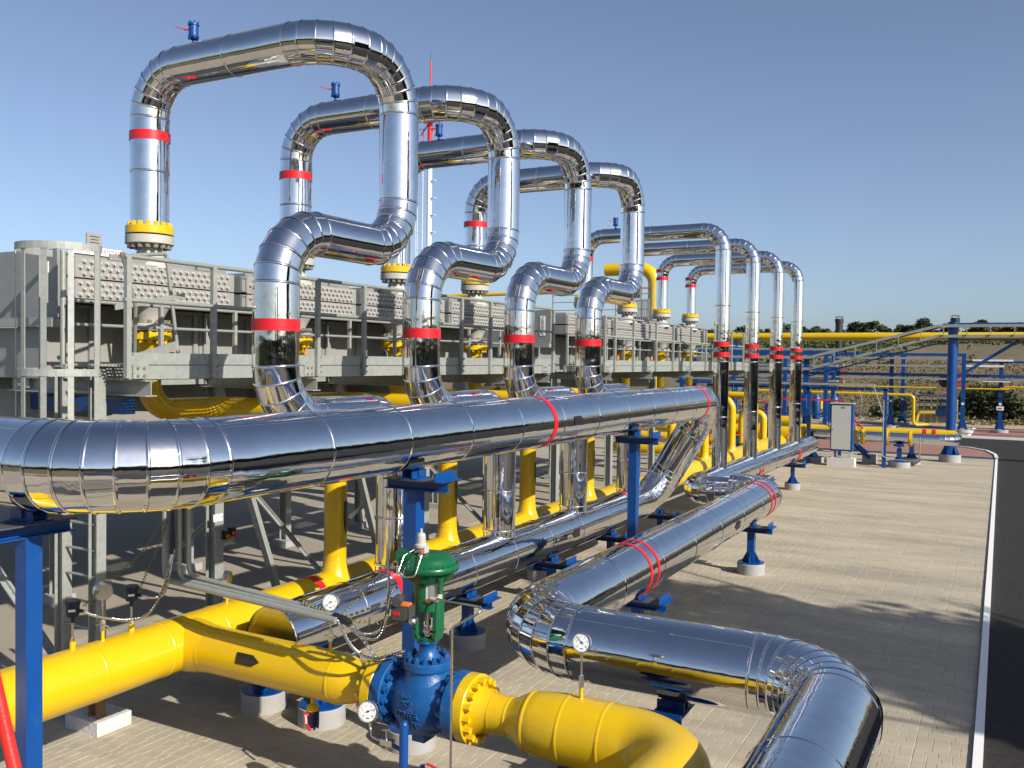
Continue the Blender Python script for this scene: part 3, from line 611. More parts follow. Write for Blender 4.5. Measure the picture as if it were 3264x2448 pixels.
# ================================================================ AIR COOLERS
XP = -7.98
def cooler_bay(y, xl, wd, label, yl, fine=True, group='grey air cooler bays in a row'):
    t = thing('air_cooler', label, 'air cooler', (xl, y, 3.2), group)
    for z0, z1, off in ((4.045, 4.235, 0), (4.25, 4.45, 1)):
        hb = MB().box((XP-.21, y, (z0+z1)/2), (.42, wd, z1-z0)).build('header_box', GRY, t)
        mb = MB(); n = int(wd/.088); dz = (z1-z0)/3.3
        for r in range(3):
            for k in range(n):
                yy = y-wd/2+.05+(k+.5*((r+off) % 2))*(wd-.12)/n; q = Vector((XP, yy, (z0+z1)/2+(r-1)*dz))
                mb.cyl(q, q+Vector((.012, 0, 0)), .021, n=10 if fine else 6).cyl(q+Vector((.011, 0, 0)), q+Vector((.030, 0, 0)), .0155, n=6, sm=False)
        mb.build('tube_plugs', PLG, hb, 'stuff')
        # framed side plate at the near end of the box
        e = MB(); e.box((XP-.20, y-wd/2-.05, (z0+z1)/2), (.38, .09, z1-z0-.01)); e.build('side_plate', PAN, hb)
        e = MB(); cy = y-wd/2-.05
        for a in (-1, 1): e.box((XP-.004, cy+a*.036, (z0+z1)/2), (.02, .012, z1-z0-.03)).box((XP-.004, cy, (z0+z1)/2+a*((z1-z0)/2-.02)), (.02, .07, .012))
        e.build('plate_rim', PAN, hb)
    for zz in (4.462, 4.478): pass
    MB().box((XP-.25, y, 4.475), (.34, wd-.1, .05)).box((XP-.06, y-wd*.25, 4.49), (.04, .2, .06)).box((XP-.06, y+wd*.3, 4.49), (.04, .2, .06)).build('lifting_lugs', PAN, t)
    # upper nozzle
    MB().lathe([(.24, -.02), (.205, .04), (.15, .11), (.128, .17), (.125, .24)], (xl, yl, 4.45), (0, 0, 1), 36, True).build('upper_nozzle', FLG, t)
    flange(t, (xl, yl, 4.785), (0, 0, -1), .25, .09, .205, 16, .027, FLG, bolts='far', bmt=NUT, bh=.045, name='nozzle_flange')
    MB().cyl((xl, yl, 4.784), (xl, yl, 4.801), .20, n=32).build('gasket', BLK, t)
    # lower nozzle
    MB().lathe([(.25, .02), (.20, -.05), (.15, -.14), (.13, -.21)], (xl, yl, 4.045), (0, 0, 1), 36, True).build('lower_nozzle', FLG, t)
    flange(t, (xl, yl, 3.76), (0, 0, 1), .235, .075, .195, 14, .026, FLG, bolts='far', bmt=NUT, bh=.04, name='nozzle_flange')
    # plenum wall with ribs, below and behind the headers
    MB().box((XP-.72, y, 3.60), (.06, wd+.2, .86)).build('plenum_wall', GRY if fine else PAN, t)
    mb = MB()
    for k in (-.5, -.17, .17, .5): mb.box((XP-.68, y+k*(wd+.05), 3.62), (.05, .06, .8))
    mb.box((XP-.66, y, 4.0), (.10, wd+.18, .035)).box((XP-.66, y, 3.22), (.14, wd+.18, .14)); mb.build('plenum_ribs', GAL, t)
    MB().box((XP-5.3, y, 4.24), (9.5, wd+.16, .42)).build('tube_bundle', LINER, t)
    MB().lathe([(1.0, -.1), (.98, .25), (.9, .5)], (XP-2.4, y, 2.85), (0, 0, 1), 28).build('fan_ring', PAN, t)
    if fine or True:
        pl = MB().box((XP-.66, y+wd*.33, 3.42), (.012, .30, .16)).build('maker_plate', DIAL, t)
        text_mesh('GEA', .13, 'plate_lettering', BLK, pl, basis((XP-.651, y+wd*.33, 3.42), (0, 1, 0), (0, 0, 1)), .001)
        MB().box((XP-.66, y+wd*.33, 3.60), (.012, .16, .13)).build('orange_sticker', ORG, t)
    return t
NB = ['air cooler bay with rows of plugs, nearest the caged ladder', 'second air cooler bay, its nozzle behind the first riser', 'third air cooler bay, between the first and second polished risers', 'fourth air cooler bay, beside the third polished riser']
for i in range(4): cooler_bay(6.80+2.29*i, XL, 2.08, NB[i], LY[i])
NB2 = ['small far air cooler bay just beyond the gap between the platforms', 'small far air cooler bay with the first double banded riser', 'small far air cooler bay beside the second double banded leg', 'last small air cooler bay at the far end of the row']
for j in range(4): cooler_bay(SY[j]+.05, XS, 2.34, NB2[j], SY[j], False, 'small far air cooler bays')
# end casings with mounting notes
ARR = MATS['black_plastic']
def end_casing(y, label, x1=-8.02):
    t = thing('cooler_end_casing', label, 'casing', (-9.5, y, 3.2), 'grey end casings of the air coolers')
    MB().box(((x1-18)/2, y, 4.17), (18+x1, .05, .68)).build('end_panel', PAN, t)
    MB().box(((x1-18)/2, y-.03, 3.80), (18+x1, .10, .09)).build('edge_channel', GAL, t)
    MB().box(((x1-18.3)/2, y+.04, 3.50), (18+x1-.3, .05, .5)).build('lower_panel', PAN, t)
    sx = -8.20
    sg = MB().box((sx, y-.03, 4.19), (.115, .008, .40)).build('paper_notice', DIAL, t)
    R = basis((sx+.018, y-.036, 4.19), (0, 0, -1), (1, 0, 0))
    text_mesh('Снять Болты', .042, 'notice_text', BLK, sg, R, .0006)
    text_mesh('после Монтажа', .038, 'notice_text', BLK, sg, basis((sx-.022, y-.036, 4.19), (0, 0, -1), (1, 0, 0)), .0006)
    for s in (1, -1):
        a = Vector((sx-.03, y-.037, 4.19+s*.135)); b = Vector((sx+.03, y-.037, 4.19+s*.185))
        if s < 0: a, b = a, b
        mb = MB().bar(a, b, .008, .002, (0, 1, 0)); d = (b-a).normalized(); q = d.cross(Vector((0, 1, 0)))
        mb.add([b, b-d*.028+q*.012, b-d*.028-q*.012], [(0, 1, 2)]).add([b, b-d*.028+q*.012, b-d*.028-q*.012], [(2, 1, 0)]); mb.build('notice_arrow', BLK, sg)
    return t
end_casing(5.62, 'grey end casing with a white rotated notice, behind the ladder cage')
end_casing(16.45, 'grey far end casing with a white notice between the two platforms')
w1 = tag(MB().box((-8.05, 6.05, 4.53), (.02, .62, .075)).build('warning_strip', DIAL), 'white strip with red capital warning letters on the nearest cooler', 'sign')
text_mesh('ОСТОРОЖНО АППАРАТ', .06, 'warning_text', RED, w1, basis((-8.038, 6.05, 4.53), (0, 1, 0), (0, 0, 1)), .001)
w2 = tag(MB().box((-8.05, 6.02, 4.63), (.015, .17, .15)).build('rating_plate', GRY), 'small pale metal rating plate standing above the warning strip', 'sign')
tb = MB()
for k in range(4): tb.box((-8.041, 6.02, 4.675-.03*k), (.003, .11-.02*(k % 2), .006))
tb.build('plate_marks', BLK, w2)

# ================================================================ WALKWAYS AND RAILINGS
XK = -6.9; ZF = 3.41
def walkway(y0, y1, posts, label, group='galvanised cooler walkways', brackets=()):
    t = thing('walkway', label, 'walkway', (XK, y0, ZF), group)
    g = MB(); yy = y0+.03
    while yy < y1:
        g.box((XK-.42, yy, ZF-.012), (.80, .005, .024)); yy += .042
    for k in range(17): g.box((XK-.82+.05*k, (y0+y1)/2, ZF-.012), (.005, y1-y0, .018))
    g.build('grating', GAL, t, 'stuff')
    ch = MB(); ch.box((XK, (y0+y1)/2, 3.337), (.012, y1-y0, .126)); ch.box((XK-.03, (y0+y1)/2, 3.279), (.06, y1-y0, .010)); ch.build('edge_channel', GAL, t)
    k = MB().box((XK+.003, (y0+y1)/2, 3.462), (.008, y1-y0, .108)).build('kick_plate', GAL, t)
    MB().box((XK-.84, (y0+y1)/2, 3.33), (.05, y1-y0, .13)).build('inner_channel', GAL, t)
    for q in posts:
        p = MB().box((XK+.030, q, 3.83), (.045, .050, 1.09)).build('rail_post', GAL, t)
        mb = MB()
        for z in (3.33, 3.39, 3.50): mb.cyl((XK+.052, q+.032, z), (XK+.066, q+.032, z), .012, n=6, sm=False)
        mb.build('bolts', NUT, p, 'stuff')
    for z, nm in ((4.375, 'top_rail'), (3.985, 'mid_rail')):
        MB().cyl((XK+.03, y0-.03, z), (XK+.03, y1+.02, z), .021, n=12).build(nm, GALT, t)
    for q in brackets:
        MB().ibeam((-8.9, q, 3.19), (XK+.05, q, 3.19), .15, .13, .010, .011).build('bracket_beam', GAL, t)
        p = MB().box((XK+.012, q-.09, 3.345), (.016, .17, .13)).build('splice_plate', GAL, t); mb = MB()
        for a in (-.035, .035):
            for b in (-.035, .035): mb.cyl((XK+.019, q-.09+a, 3.345+b), (XK+.034, q-.09+a, 3.345+b), .014, n=6, sm=False)
        mb.build('bolts', NUT, p, 'stuff')
    # low inner rail on the cooler side
    for z in (4.0, 3.775): MB().cyl((XK-.80, y0+.02, z), (XK-.80, y1, z), .017, n=8).build('inner_rail', GALT, t)
    q = y0+.05
    while q < y1:
        MB().box((XK-.80, q, 3.70), (.04, .04, .62)).build('inner_post', GAL, t); q += 1.03
    return t
walkway(5.47, 14.2, [5.48, 6.48, 8.03, 8.88, 9.74, 11.15, 11.99, 13.1, 14.18], 'galvanised walkway with handrail along the near coolers, ending at the ladder', brackets=(5.72, 8.0, 10.3, 12.6, 14.0))
walkway(16.5, 28.2, [16.5, 17.04, 18.08, 19.5, 20.7, 22.1, 23.4, 24.7, 25.97, 27.3, 28.18], 'galvanised walkway with handrail along the far coolers, behind the slim risers', brackets=(16.8, 19.2, 22, 24.6, 27.8))
# gate at the ladder head
gt = thing('ladder_gate', 'tilted galvanised tube gate at the ladder end of the walkway', 'gate', (-7.2, 5.9, ZF))
MB().tube([(-7.15, 5.62, 4.40), (-7.3, 6.27, 4.50), (-7.3, 6.42, 3.52)], .019, .04, 10).build('gate_frame', GALT, gt)
MB().tube([(-7.0, 5.52, 4.42), (-7.1, 5.75, 3.95), (-7.3, 5.9, 3.50)], .019, .04, 10).build('gate_stay', GALT, gt)
MB().bar((-7.2, 5.6, 3.93), (-7.3, 6.5, 4.10), .012, .05).build('gate_flat', GAL, gt)
MB().bar((-7.15, 5.75, 3.45), (-7.3, 6.42, 3.60), .012, .09).build('gate_kick', GAL, gt)
# ladder with cage
ld = thing('caged_ladder', 'galvanised vertical ladder with hooped safety cage at the left end', 'ladder', (-7.57, 5.45, 0))
LXa, LXb, LYY = -7.33, -7.82, 5.52
for xx in (LXa, LXb):
    st = MB(); st.ibeam((xx, LYY, .1), (xx, LYY, 3.38), .12, .10, .008, .010, (1, 0, 0)); st.build('stile', GAL, ld)
    MB().cyl((xx+.0, LYY, 3.36), (xx, LYY, 4.47), .027, n=12).box((xx, LYY, 3.375), (.12, .12, .012)).build('grab_tube', GALT, ld)
z = .45
while z < 3.4:
    MB().cyl((LXa, LYY-.01, z), (LXb, LYY-.01, z), .014, n=8).build('rung', GALT, ld); z += .245
def hoop(z, name='cage_hoop'):
    mb = MB(); c = Vector(((LXa+LXb)/2, LYY-.12, z)); pr = None; R = .40
    for k in range(21):
        a = pi+pi*k/20*1.0; p = Vector((c.x+cos(a)*R, c.y+sin(a)*R*1.12, z))
        if pr is not None: mb.bar(pr, p, .008, .065)
        pr = p
    mb.bar((LXb-.16, LYY, z), (c.x-R, c.y, z), .008, .065).bar((LXa+.06, LYY, z), (c.x+R, c.y, z), .008, .065)
    mb.build(name, GAL, ld)
for z in (4.45, 3.33, 2.3): hoop(z)
for k in range(7):
    a = pi+pi*k/6; MB().box(((LXa+LXb)/2+cos(a)*.395, LYY-.12+sin(a)*.44, 3.38), (.05, .008, 2.2), rz=a+pi/2).build('cage_strap', GAL, ld)
sb = MB(); sb.box((-7.40, 5.59, .065), (.45, .37, .13)); sb = tag(sb.build('concrete_slab', WCON), 'rough white concrete pad at the foot of the ladder stile', 'slab')
MB().ibeam((LXa, LYY, .13), (LXa, LYY, .35), .121, .101, .009, .011, (1, 0, 0)).build('rusty_stub', RST, ld)
# frame under the coolers
def h_column(x, y, label, z1=3.2):
    t = thing('steel_column', label, 'column', (x, y, 0), 'galvanised columns under the coolers')
    MB().ibeam((x, y, .12), (x, y, z1), .16, .14, .010, .012, (1, 0, 0)).build('shaft', GAL, t)
    MB().box((x, y, .06), (.34, .34, .12)).build('plinth', CON, t)
    return t
cl = {}
for y, nm in ((7.5, 'first'), (9.8, 'second'), (12.1, 'third'), (14.3, 'fourth'), (17.2, 'fifth'), (20.3, 'sixth'), (23.4, 'seventh'), (26.8, 'last')):
    cl[y] = h_column(-8.55, y+.6, {7.5: 'galvanised column carrying the stop buttons under the near coolers', 9.8: 'galvanised column behind the second yellow branch', 12.1: 'galvanised column behind the third yellow branch', 14.3: 'galvanised column at the far end of the near walkway'}.get(y, '%s front column counted from the ladder, under the far coolers' % nm))
    if y < 15 or y in (17.2, 23.4): h_column(-11.6, y+.6, 'rear column in the shade under the coolers, %s from the ladder' % nm)
for y in (5.75, 9.8, 14.3):
    t = thing('cross_brace', {5.75: 'diagonal angle bracing behind the ladder', 9.8: 'diagonal angle bracing behind the second column', 14.3: 'diagonal angle bracing at the end of the near coolers'}[y], 'brace', (-9.6, y, 0), 'angle bracing under the coolers')
    MB().bar((-11.4, y+.03, .3), (-8.0, y+.03, 3.0), .012, .10, (0, 1, 0)).bar((-11.4, y+.03, .3), (-8.0, y+.03, 3.0), .08, .010, (0, 1, 0)).build('diagonal', GAL, t)
    MB().bar((-11.4, y-.03, 3.0), (-8.0, y-.03, .3), .012, .10, (0, 1, 0)).bar((-11.4, y-.03, 3.0), (-8.0, y-.03, .3), .08, .010, (0, 1, 0)).build('diagonal', GAL, t)
for (ya, yb) in ((7.5, 9.8), (9.8, 12.1), (12.1, 14.3)):
    t = thing('knee_brace', {7.5: 'sloping channel brace left of the first yellow branch', 9.8: 'sloping channel brace left of the second yellow branch', 12.1: 'sloping channel brace near the third yellow branch'}[ya], 'brace', (-7.95, ya, 0), 'sloping braces along the cooler columns')
    MB().bar((-8.55, ya+.65, 3.1), (-8.55, ya+1.75, .25), .07, .10, (1, 0, 0)).build('brace', GAL, t)
bb = tag(MB().box((-11, 6.4, 2.955), (6.0, .16, .16)).build('blue_beam', BLU), 'blue box beam end showing behind the ladder stiles', 'beam')
# stop buttons
bt = thing('button_box', 'two black stop buttons with yellow and red heads under tags 1-2 and 1-4', 'switch', (-8.47, 8.08, 1.3))
MB().box((-8.43, 8.13, 1.26), (.02, .30, .17)).build('slotted_plate', GAL, bt)
for k, dy in ((0, -.0), (1, .10)):
    q = MB().box((-8.39, 8.125+dy, 1.29-.0+.02*k), (.07, .075, .11)).build('button_case', BLK, bt)
    MB().cyl((-8.355, 8.125+dy, 1.27+.02*k), (-8.335, 8.125+dy, 1.27+.02*k), .026, n=14).build('yellow_collar', YEL, q)
    MB().cyl((-8.335, 8.125+dy, 1.27+.02*k), (-8.30, 8.125+dy, 1.27+.02*k), .02, n=14).build('red_button', RPT, q)
    tg = MB().box((-8.462, 8.03+.078*k, 1.50), (.006, .07, .09)).build('number_tag', DIAL, bt)
    text_mesh(('1-2', '1-4')[k], .05, 'tag_text', BLK, tg, basis((-8.4585, 8.03+.078*k, 1.50), (0, 1, 0), (0, 0, 1)), .0005)
# conduits
cd = thing('cable_conduit', 'bundle of bent galvanised conduits crossing above the yellow header to the valve', 'conduit', (-6.3, 5.4, 1.4))
for k, (x0, x1, dz, rr) in enumerate(((-6.31, -4.40, 0, .026), (-6.17, -4.42, .02, .02), (-6.09, -4.76, .055, .021))):
    MB().tube([(x0, 5.42+.03*k, 2.45), (x0, 5.42+.03*k, 1.56+dz), (x1, 5.38+.045*k, 1.50+dz*.6)], rr, .09, 12).build('conduit', GALT, cd)
MB().tube([(-6.2, 5.40, 2.4), (-6.2, 5.40, 1.95)], .016, .02, 10).tube([(-6.2, 5.40, 1.97), (-6.2, 5.4, 1.80)], .022, .02, 10).build('cable_gland', BLK, cd)
hose = thing('flexible_hose', 'shiny flexible metal hose curving from the conduits to the two navy transmitters', 'hose', (-6.3, 5.0, 1.3))
import itertools
def smooth_tube(pts, r, n=8, sub=8):
    P = [V(p) for p in pts]; out = []
    for i in range(len(P)-1):
        p0, p1, p2, p3 = P[max(i-1, 0)], P[i], P[i+1], P[min(i+2, len(P)-1)]
        for k in range(sub):
            t = k/sub; out.append(.5*((2*p1)+(p2-p0)*t+(2*p0-5*p1+4*p2-p3)*t*t+(3*p1-p0-3*p2+p3)*t**3))
    out.append(P[-1]); mb = MB(); mb.tube(out, r, .0001, n, 1); return mb
smooth_tube([(XY+.07, 4.64, 1.47), (-6.28, 4.72, 1.42), (-6.2, 4.95, 1.34), (-6.18, 5.15, 1.36), (-6.2, 5.32, 1.55), (-6.2, 5.40, 1.82)], .011).build('hose_run', STN, hose)
smooth_tube([(XY+.07, 5.19, 1.475), (-6.25, 5.25, 1.45), (-6.2, 5.33, 1.5), (-6.185, 5.41, 1.84)], .010).build('hose_run', STN, hose)
def coil(pts, r, turns, name, parent):
    P = [V(p) for p in pts]; out = []; N = turns*7; tot = len(P)-1
    for i in range(N+1):
        t = i/N*tot; k = min(int(t), tot-1); c = P[k].lerp(P[k+1], t-k); a = 2*pi*i/7; d = (P[k+1]-P[k]).normalized(); x, y = frame(d); out.append(c+(x*cos(a)+y*sin(a))*r)
    return MB().tube(out, .0035, .0001, 5, 1).build(name, EARTH, parent)
EARTH = mat('earth_wire', (.20, .20, .06), .5, var=.3, vs=60)
ew = thing('earth_wire', 'coiled yellow and green earth wires hanging from the conduits', 'wire', (-6.3, 5.2, 1.4))
coil([(XY+.06, 4.66, 1.5), (-6.40, 4.9, 1.62), (-6.34, 5.2, 1.82), (-6.30, 5.40, 2.08)], .012, 34, 'wire', ew)
coil([(XY+.05, 5.18, 1.5), (-6.33, 5.26, 1.68), (-6.30, 5.36, 1.9), (-6.28, 5.42, 2.1)], .011, 26, 'wire', ew)
coil([(-4.8, 5.46, 1.57), (-4.55, 5.45, 1.53), (-4.4, 5.42, 1.50), (-4.1, 5.5, 1.50), (-3.9, 5.6, 1.52)], .013, 30, 'wire', ew)
coil([(-4.42, 5.42, 1.5), (-4.30, 5.7, 1.72), (-4.2, 6.0, 1.95)], .010, 26, 'wire', ew)
cb = thing('valve_cables', 'steel clad cables looping from the conduit ends to the actuator', 'cable', (-4.2, 5.5, 1.3))
smooth_tube([(-4.40, 5.40, 1.50), (-4.25, 5.38, 1.33), (-4.12, 5.45, 1.24), (-3.98, 5.60, 1.26), (-3.93, 5.62, 1.28)], .0125).build('cable', STN, cb)
smooth_tube([(-4.42, 5.44, 1.52), (-4.22, 5.42, 1.43), (-4.10, 5.5, 1.43), (-4.05, 5.55, 1.6), (-4.06, 5.58, 1.98)], .011).build('cable', STN, cb)
smooth_tube([(-4.42, 5.46, 1.52), (-4.25, 5.45, 1.40), (-4.10, 5.5, 1.38), (-4.03, 5.52, 1.55), (-4.0, 5.53, 1.74), (-3.95, 5.53, 1.78)], .011).build('cable', STN, cb)
smooth_tube([(-4.45, 5.42, 1.52), (-4.36, 5.42, 1.505), (-4.30, 5.42, 1.48)], .03).build('black_wrap', BLK, cb)
st = thing('slotted_strut', 'perforated galvanised angle struts carrying the conduit ends to the valve', 'strut', (-4.2, 5.6, 1.2))
def strut(a, b, wd=.035):
    a, b = V(a), V(b); d = (b-a).normalized(); L = (b-a).length; mb = MB(); u = d.cross(Vector((0, 1, 0))).normalized(); k = 0; q = 0
    mb.bar(a+u*wd*.38, b+u*wd*.38, .003, wd*.26, u).bar(a-u*wd*.38, b-u*wd*.38, .003, wd*.26, u)
    while q < L: mb.bar(a+d*q, a+d*min(q+.018, L), .003, wd*.5, u); q += .05
    mb.bar(a-u*wd*.5+Vector((0, .015, 0)), b-u*wd*.5+Vector((0, .015, 0)), .03, .003, u)
    mb.build('strut', GAL, st)
strut((-4.55, 5.50, 1.44), (-3.92, 5.66, 1.70)); strut((-4.33, 5.47, 1.47), (-4.16, 5.60, 1.17))
tu = thing('sample_tube', 'thin stainless tube bent out from the valve lock and running straight down', 'tube', (-3.26, 5.25, 0))
MB().tube([(VX+.11, YC-.1, 1.72), (-3.55, 5.55, 1.735), (-2.99, 5.24, 1.83), (-3.262, 5.22, 1.665), (-3.262, 5.22, .0)], .0085, .04, 8).build('tube_run', STN, tu)
rr = thing('red_handrail', 'glossy red tube handrail slanting through the lower left corner', 'handrail', (-2.9, 1.85, 0))
MB().cyl((-3.35, 1.95, 2.86), (-2.42, 1.72, 1.56), .0215, n=20).build('rail_tube', RPT, rr)
MB().cyl((-2.42, 1.72, 0), (-2.42, 1.72, 1.57), .02, n=14).build('rail_post', RPT, rr)
# vent valves on the loop tops
def vent(x, y, z, label, s=1.):
    t = thing('vent_valve', label, 'valve', (x, y, z), 'blue vent valves on top of the polished loops')
    MB().cyl((x, y, z-.02), (x, y, z+.08*s), .012*s, n=10).lathe([(.03*s, 0), (.012*s, .02*s)], (x, y, z+.005), (0, 0, 1), 12).build('neck', BLU, t)
    MB().lathe([(.03, .05), (.055, .07), (.058, .085), (.05, .09), (.05, .19), (.058, .195), (.058, .215), (.04, .225), (0, .228)], (x, y, z), (0, 0, 1), 22).bolts((x, y, z+.215), (0, 0, 1), .048, 6, .009, .02).bolts((x, y, z+.07), (0, 0, -1), .048, 6, .009, .018).build('body', BLU, t)
    MB().bar((x-.03, y-.04, z+.15), (x-.075, y-.06, z+.15), .018, .015).bar((x-.075, y-.06, z+.15), (x-.165, y-.10, z+.185), .022, .006).build('lever', RPT, t)
vent(-7.54, LY[0], ZT+.205, 'blue vent valve with red lever on the largest loop'); vent(-7.55, LY[1], ZT+.205, 'blue vent valve with red lever on the second loop')
vent(-7.46, LY[2], ZT+.205, 'blue vent valve on the third loop, in front of the red mast'); vent(-7.41, SY[0], 6.2+.157, 'blue vent valve with red lever on the first slim far pipe')
# ================================================================ FAR YARD: METERING LINE
ml = thing('metering_pipe', 'polished and yellow metering line with bolted flanges behind the grey cabinet', 'pipe', (-4, 33.5, 0))
MX = lambda x, z=1.0: (x, 33.5, z)
clad(ml, [MX(-6.1), MX(-1.35), (-1.35, 35.0, 1.0)], .36, R=.42, ns=6, plen=.85, n=32)
painted(ml, [(-1.35, 34.9, 1.1), (-12, 34.9, 1.1)], .30, n=28)
MB().tube([(-1.35, 34.6, 1.0), (-1.35, 34.9, 1.05), (-1.6, 34.9, 1.1)], .15, .12, 24).build('pipe_run', YEL, ml)
for xx in (-2.35, -2.05): band(ml, (xx, 34.9, 1.1), (1, 0, 0), .30, .13)
for xx in (-4.42, -4.20, -3.42, -2.68, -6.2):
    flange(ml, MX(xx-.04), (1, 0, 0), .27, .08, .225, 14, .03, YEL, bolts='both', bh=.04)
painted(ml, [MX(-6.2), MX(-11.5)], .42, n=28)
for x, y, zt, lb in ((-3.03, 33.55, .82, 'blue support on a wide round footing under the far flanged line'), (-2.75, 34.9, .95, 'blue support behind the wide footing under the far yellow pipe'), (-5.85, 33.5, .82, 'blue support on a round footing left of the grey cabinet')):
    support(x, y, zt, lb, along='x', w=.15, ped=.19 if y < 34 else .22, pr=.36 if y < 34 else .3, span=.3, group='supports of the far metering line')
cab = thing('cabinet', 'pale grey instrument cabinet with blue frame on a white concrete base', 'cabinet', (-4.8, 32.75, 0))
MB().box((-4.79, 32.78, .14), (.88, .5, .28)).build('concrete_base', WCON, cab)
for xx in (-5.08, -4.50): MB().box((xx, 32.65, .40), (.09, .08, .25)).box((xx, 32.95, .40), (.09, .08, .25)).build('leg', FLG, cab)
MB().box((-4.79, 32.80, 1.33), (.72, .40, 1.62)).build('frame', BLU, cab)
dr = MB().box((-4.805, 32.59, 1.34), (.62, .02, 1.52)).build('door', mat('cabinet_grey', (.44, .46, .45), .5, var=.03), cab)
MB().box((-4.74, 32.575, 2.02), (.12, .008, .06)).build('name_plate', NUT, dr); MB().cyl((-5.08, 32.58, 1.25), (-5.08, 32.56, 1.25), .02, n=10).build('handle', GREYD, dr)
MB().box((-4.79, 32.79, 2.155), (.78, .48, .03)).build('roof', FLG, cab)
# blue frame with tray in front
fr = thing('cable_gantry', 'slim blue gantry carrying a grey cable tray above the metering line', 'gantry', (-4.7, 33.0, 0))
for xx in (-5.95, -3.46):
    MB().box((xx, 33.0, 1.34), (.12, .12, 2.68)).build('leg', BLU, fr)
MB().box((-6.5, 33.0, 2.66), (6.2, .12, .09)).build('beam', BLU, fr)
MB().box((-6.6, 32.9, 2.80), (5.6, .18, .07)).build('cable_tray', GAL, fr)
for k in range(6): MB().bar((-8.6+.9*k, 32.9, 2.52), (-8.6+.9*k, 32.9, 2.76), .03, .02).build('tray_hanger', GAL, fr)
MB().tube([(-3.5, 32.93, 2.3), (-3.5, 32.93, .40), (-3.3, 32.93, .30), (-2.45, 32.93, .30), (-2.35, 32.93, .45), (-2.35, 32.93, 1.1)], .018, .08, 8).build('conduit', GALT, fr)
smooth_tube([(-3.83, 32.9, 2.76), (-3.7, 32.9, 2.4), (-3.5, 32.93, 1.75), (-3.48, 32.93, 1.6)], .012).build('cable', GALT, fr)
smooth_tube([(-4.35, 32.9, 2.76), (-4.2, 32.9, 2.3), (-4.25, 33.0, 1.8), (-4.35, 33.2, 1.4), (-4.25, 33.3, 1.2)], .012).build('cable', GALT, fr)
# platform with red rail and blue skid left of the cabinet
sk = thing('analyser_skid', 'blue railed platform with red top rail and small blue vessels left of the cabinet', 'skid', (-6.2, 35.5, 0))
MB().box((-6.5, 35.8, 1.05), (2.6, 1.6, .10)).build('deck', BLU, sk)
for xx in (-7.7, -7.0, -6.3, -5.6, -5.25): MB().box((xx, 35.05, 1.6), (.05, .05, 1.1)).build('rail_post', BLU, sk)
MB().box((-6.45, 35.05, 1.62), (2.5, .04, .05)).build('mid_rail', BLU, sk)
MB().box((-6.4, 35.05, 2.16), (2.6, .06, .055)).build('red_top_rail', RPT, sk)
for xx in (-6.2, -5.55): MB().lathe([(0, 0), (.14, .0), (.16, .05), (.16, .75), (.12, .86), (.05, .92), (.05, .98), (0, .98)], (xx, 35.9, 1.4), (0, 0, 1), 20, True).build('vessel', VBLU, sk)
MB().box((-6.75, 35.8, 2.05), (.42, .3, .5)).build('control_box', BLU, sk)
MB().cyl((-5.98, 35.6, 1.8), (-5.98, 35.6, 2.1), .06, n=12).build('yellow_filter', YEL, sk)
for sx in (-5.35, -5.1): MB().bar((sx+.3, 34.7, 1.65), (sx+1.1, 34.2, .9), .05, .05).build('red_stair_rail', RPT, sk)
for k in range(5): MB().box((-4.95+.16*k, 34.5-.08*k, .95-.16*k), (.3, .5, .03)).build('step', BLU, sk)
for sy in (-.25, .25): MB().bar((-5.0, 34.5+sy, .95), (-4.0, 34.1+sy, .22), .04, .12).build('stringer', BLU, sk)
tag(MB().box((-4.05, 34.2, .17), (.45, .5, .34)).build('concrete_block', CON), 'grey concrete block under the blue stair foot behind the cabinet', 'block')
for xx in (-7.6, -5.4): MB().box((xx, 36.4, .5), (.12, .12, 1.0)).box((xx, 35.2, .5), (.12, .12, 1.0)).build('leg', BLU, sk)

# ================================================================ PIPE RACK WITH SLOPING TRAYS
bp = thing('rack_post', 'thick round blue rack post on a round concrete footing beside the road', 'post', (-1.6, 36.5, 0))
MB().lathe([(.37, 0), (.37, .27), (0, .27)], (-1.6, 36.5, 0), (0, 0, 1), 40).build('footing', CON, bp)
MB().cyl((-1.6, 36.5, .27), (-1.6, 36.5, 5.05), .165, n=32).cyl((-1.6, 36.5, 5.05), (-1.6, 36.5, 5.08), .2, n=32).build('shaft', BLU, bp)
MB().cyl((-1.6, 36.5, .27), (-1.6, 36.5, .285), .33, n=32).build('base_plate', BLU, bp)
for k in range(6):
    a = pi*k/3+.3; d = Vector((cos(a), sin(a), 0)); n = Vector((-sin(a), cos(a), 0))*.008; p0 = Vector((-1.6, 36.5, .285))+d*.16; q = [p0, p0+d*.15, p0+d*.15+Vector((0, 0, .03)), p0+Vector((0, 0, .36))]
    MB().add([v-n for v in q]+[v+n for v in q], [(3, 2, 1, 0), (4, 5, 6, 7)]+[(j, (j+1) % 4, 4+(j+1) % 4, 4+j) for j in range(4)]).build('gusset', BLU, bp)
ct = thing('cable_tray', 'pair of grey cable trays sloping down leftward from the thick blue post', 'cable tray', (-4, 36.4, 3.3))
for (z0, z1) in ((4.93, 3.74), (4.56, 3.30)):
    P = [(9, 36.25, z0+.03), (-2.1, 36.25, z0), (-6.6, 36.25, z1), (-16, 36.25, z1)]
    mb = MB()
    for a, b in zip(P, P[1:]):
        mb.bar(a, b, .012, .10); mb.bar((a[0], a[1]+.3, a[2]), (b[0], b[1]+.3, b[2]), .012, .10)
        mb.bar((a[0], a[1]+.15, a[2]-.045), (b[0], b[1]+.15, b[2]-.045), .3, .008)
    mb.build('tray', GAL, ct)
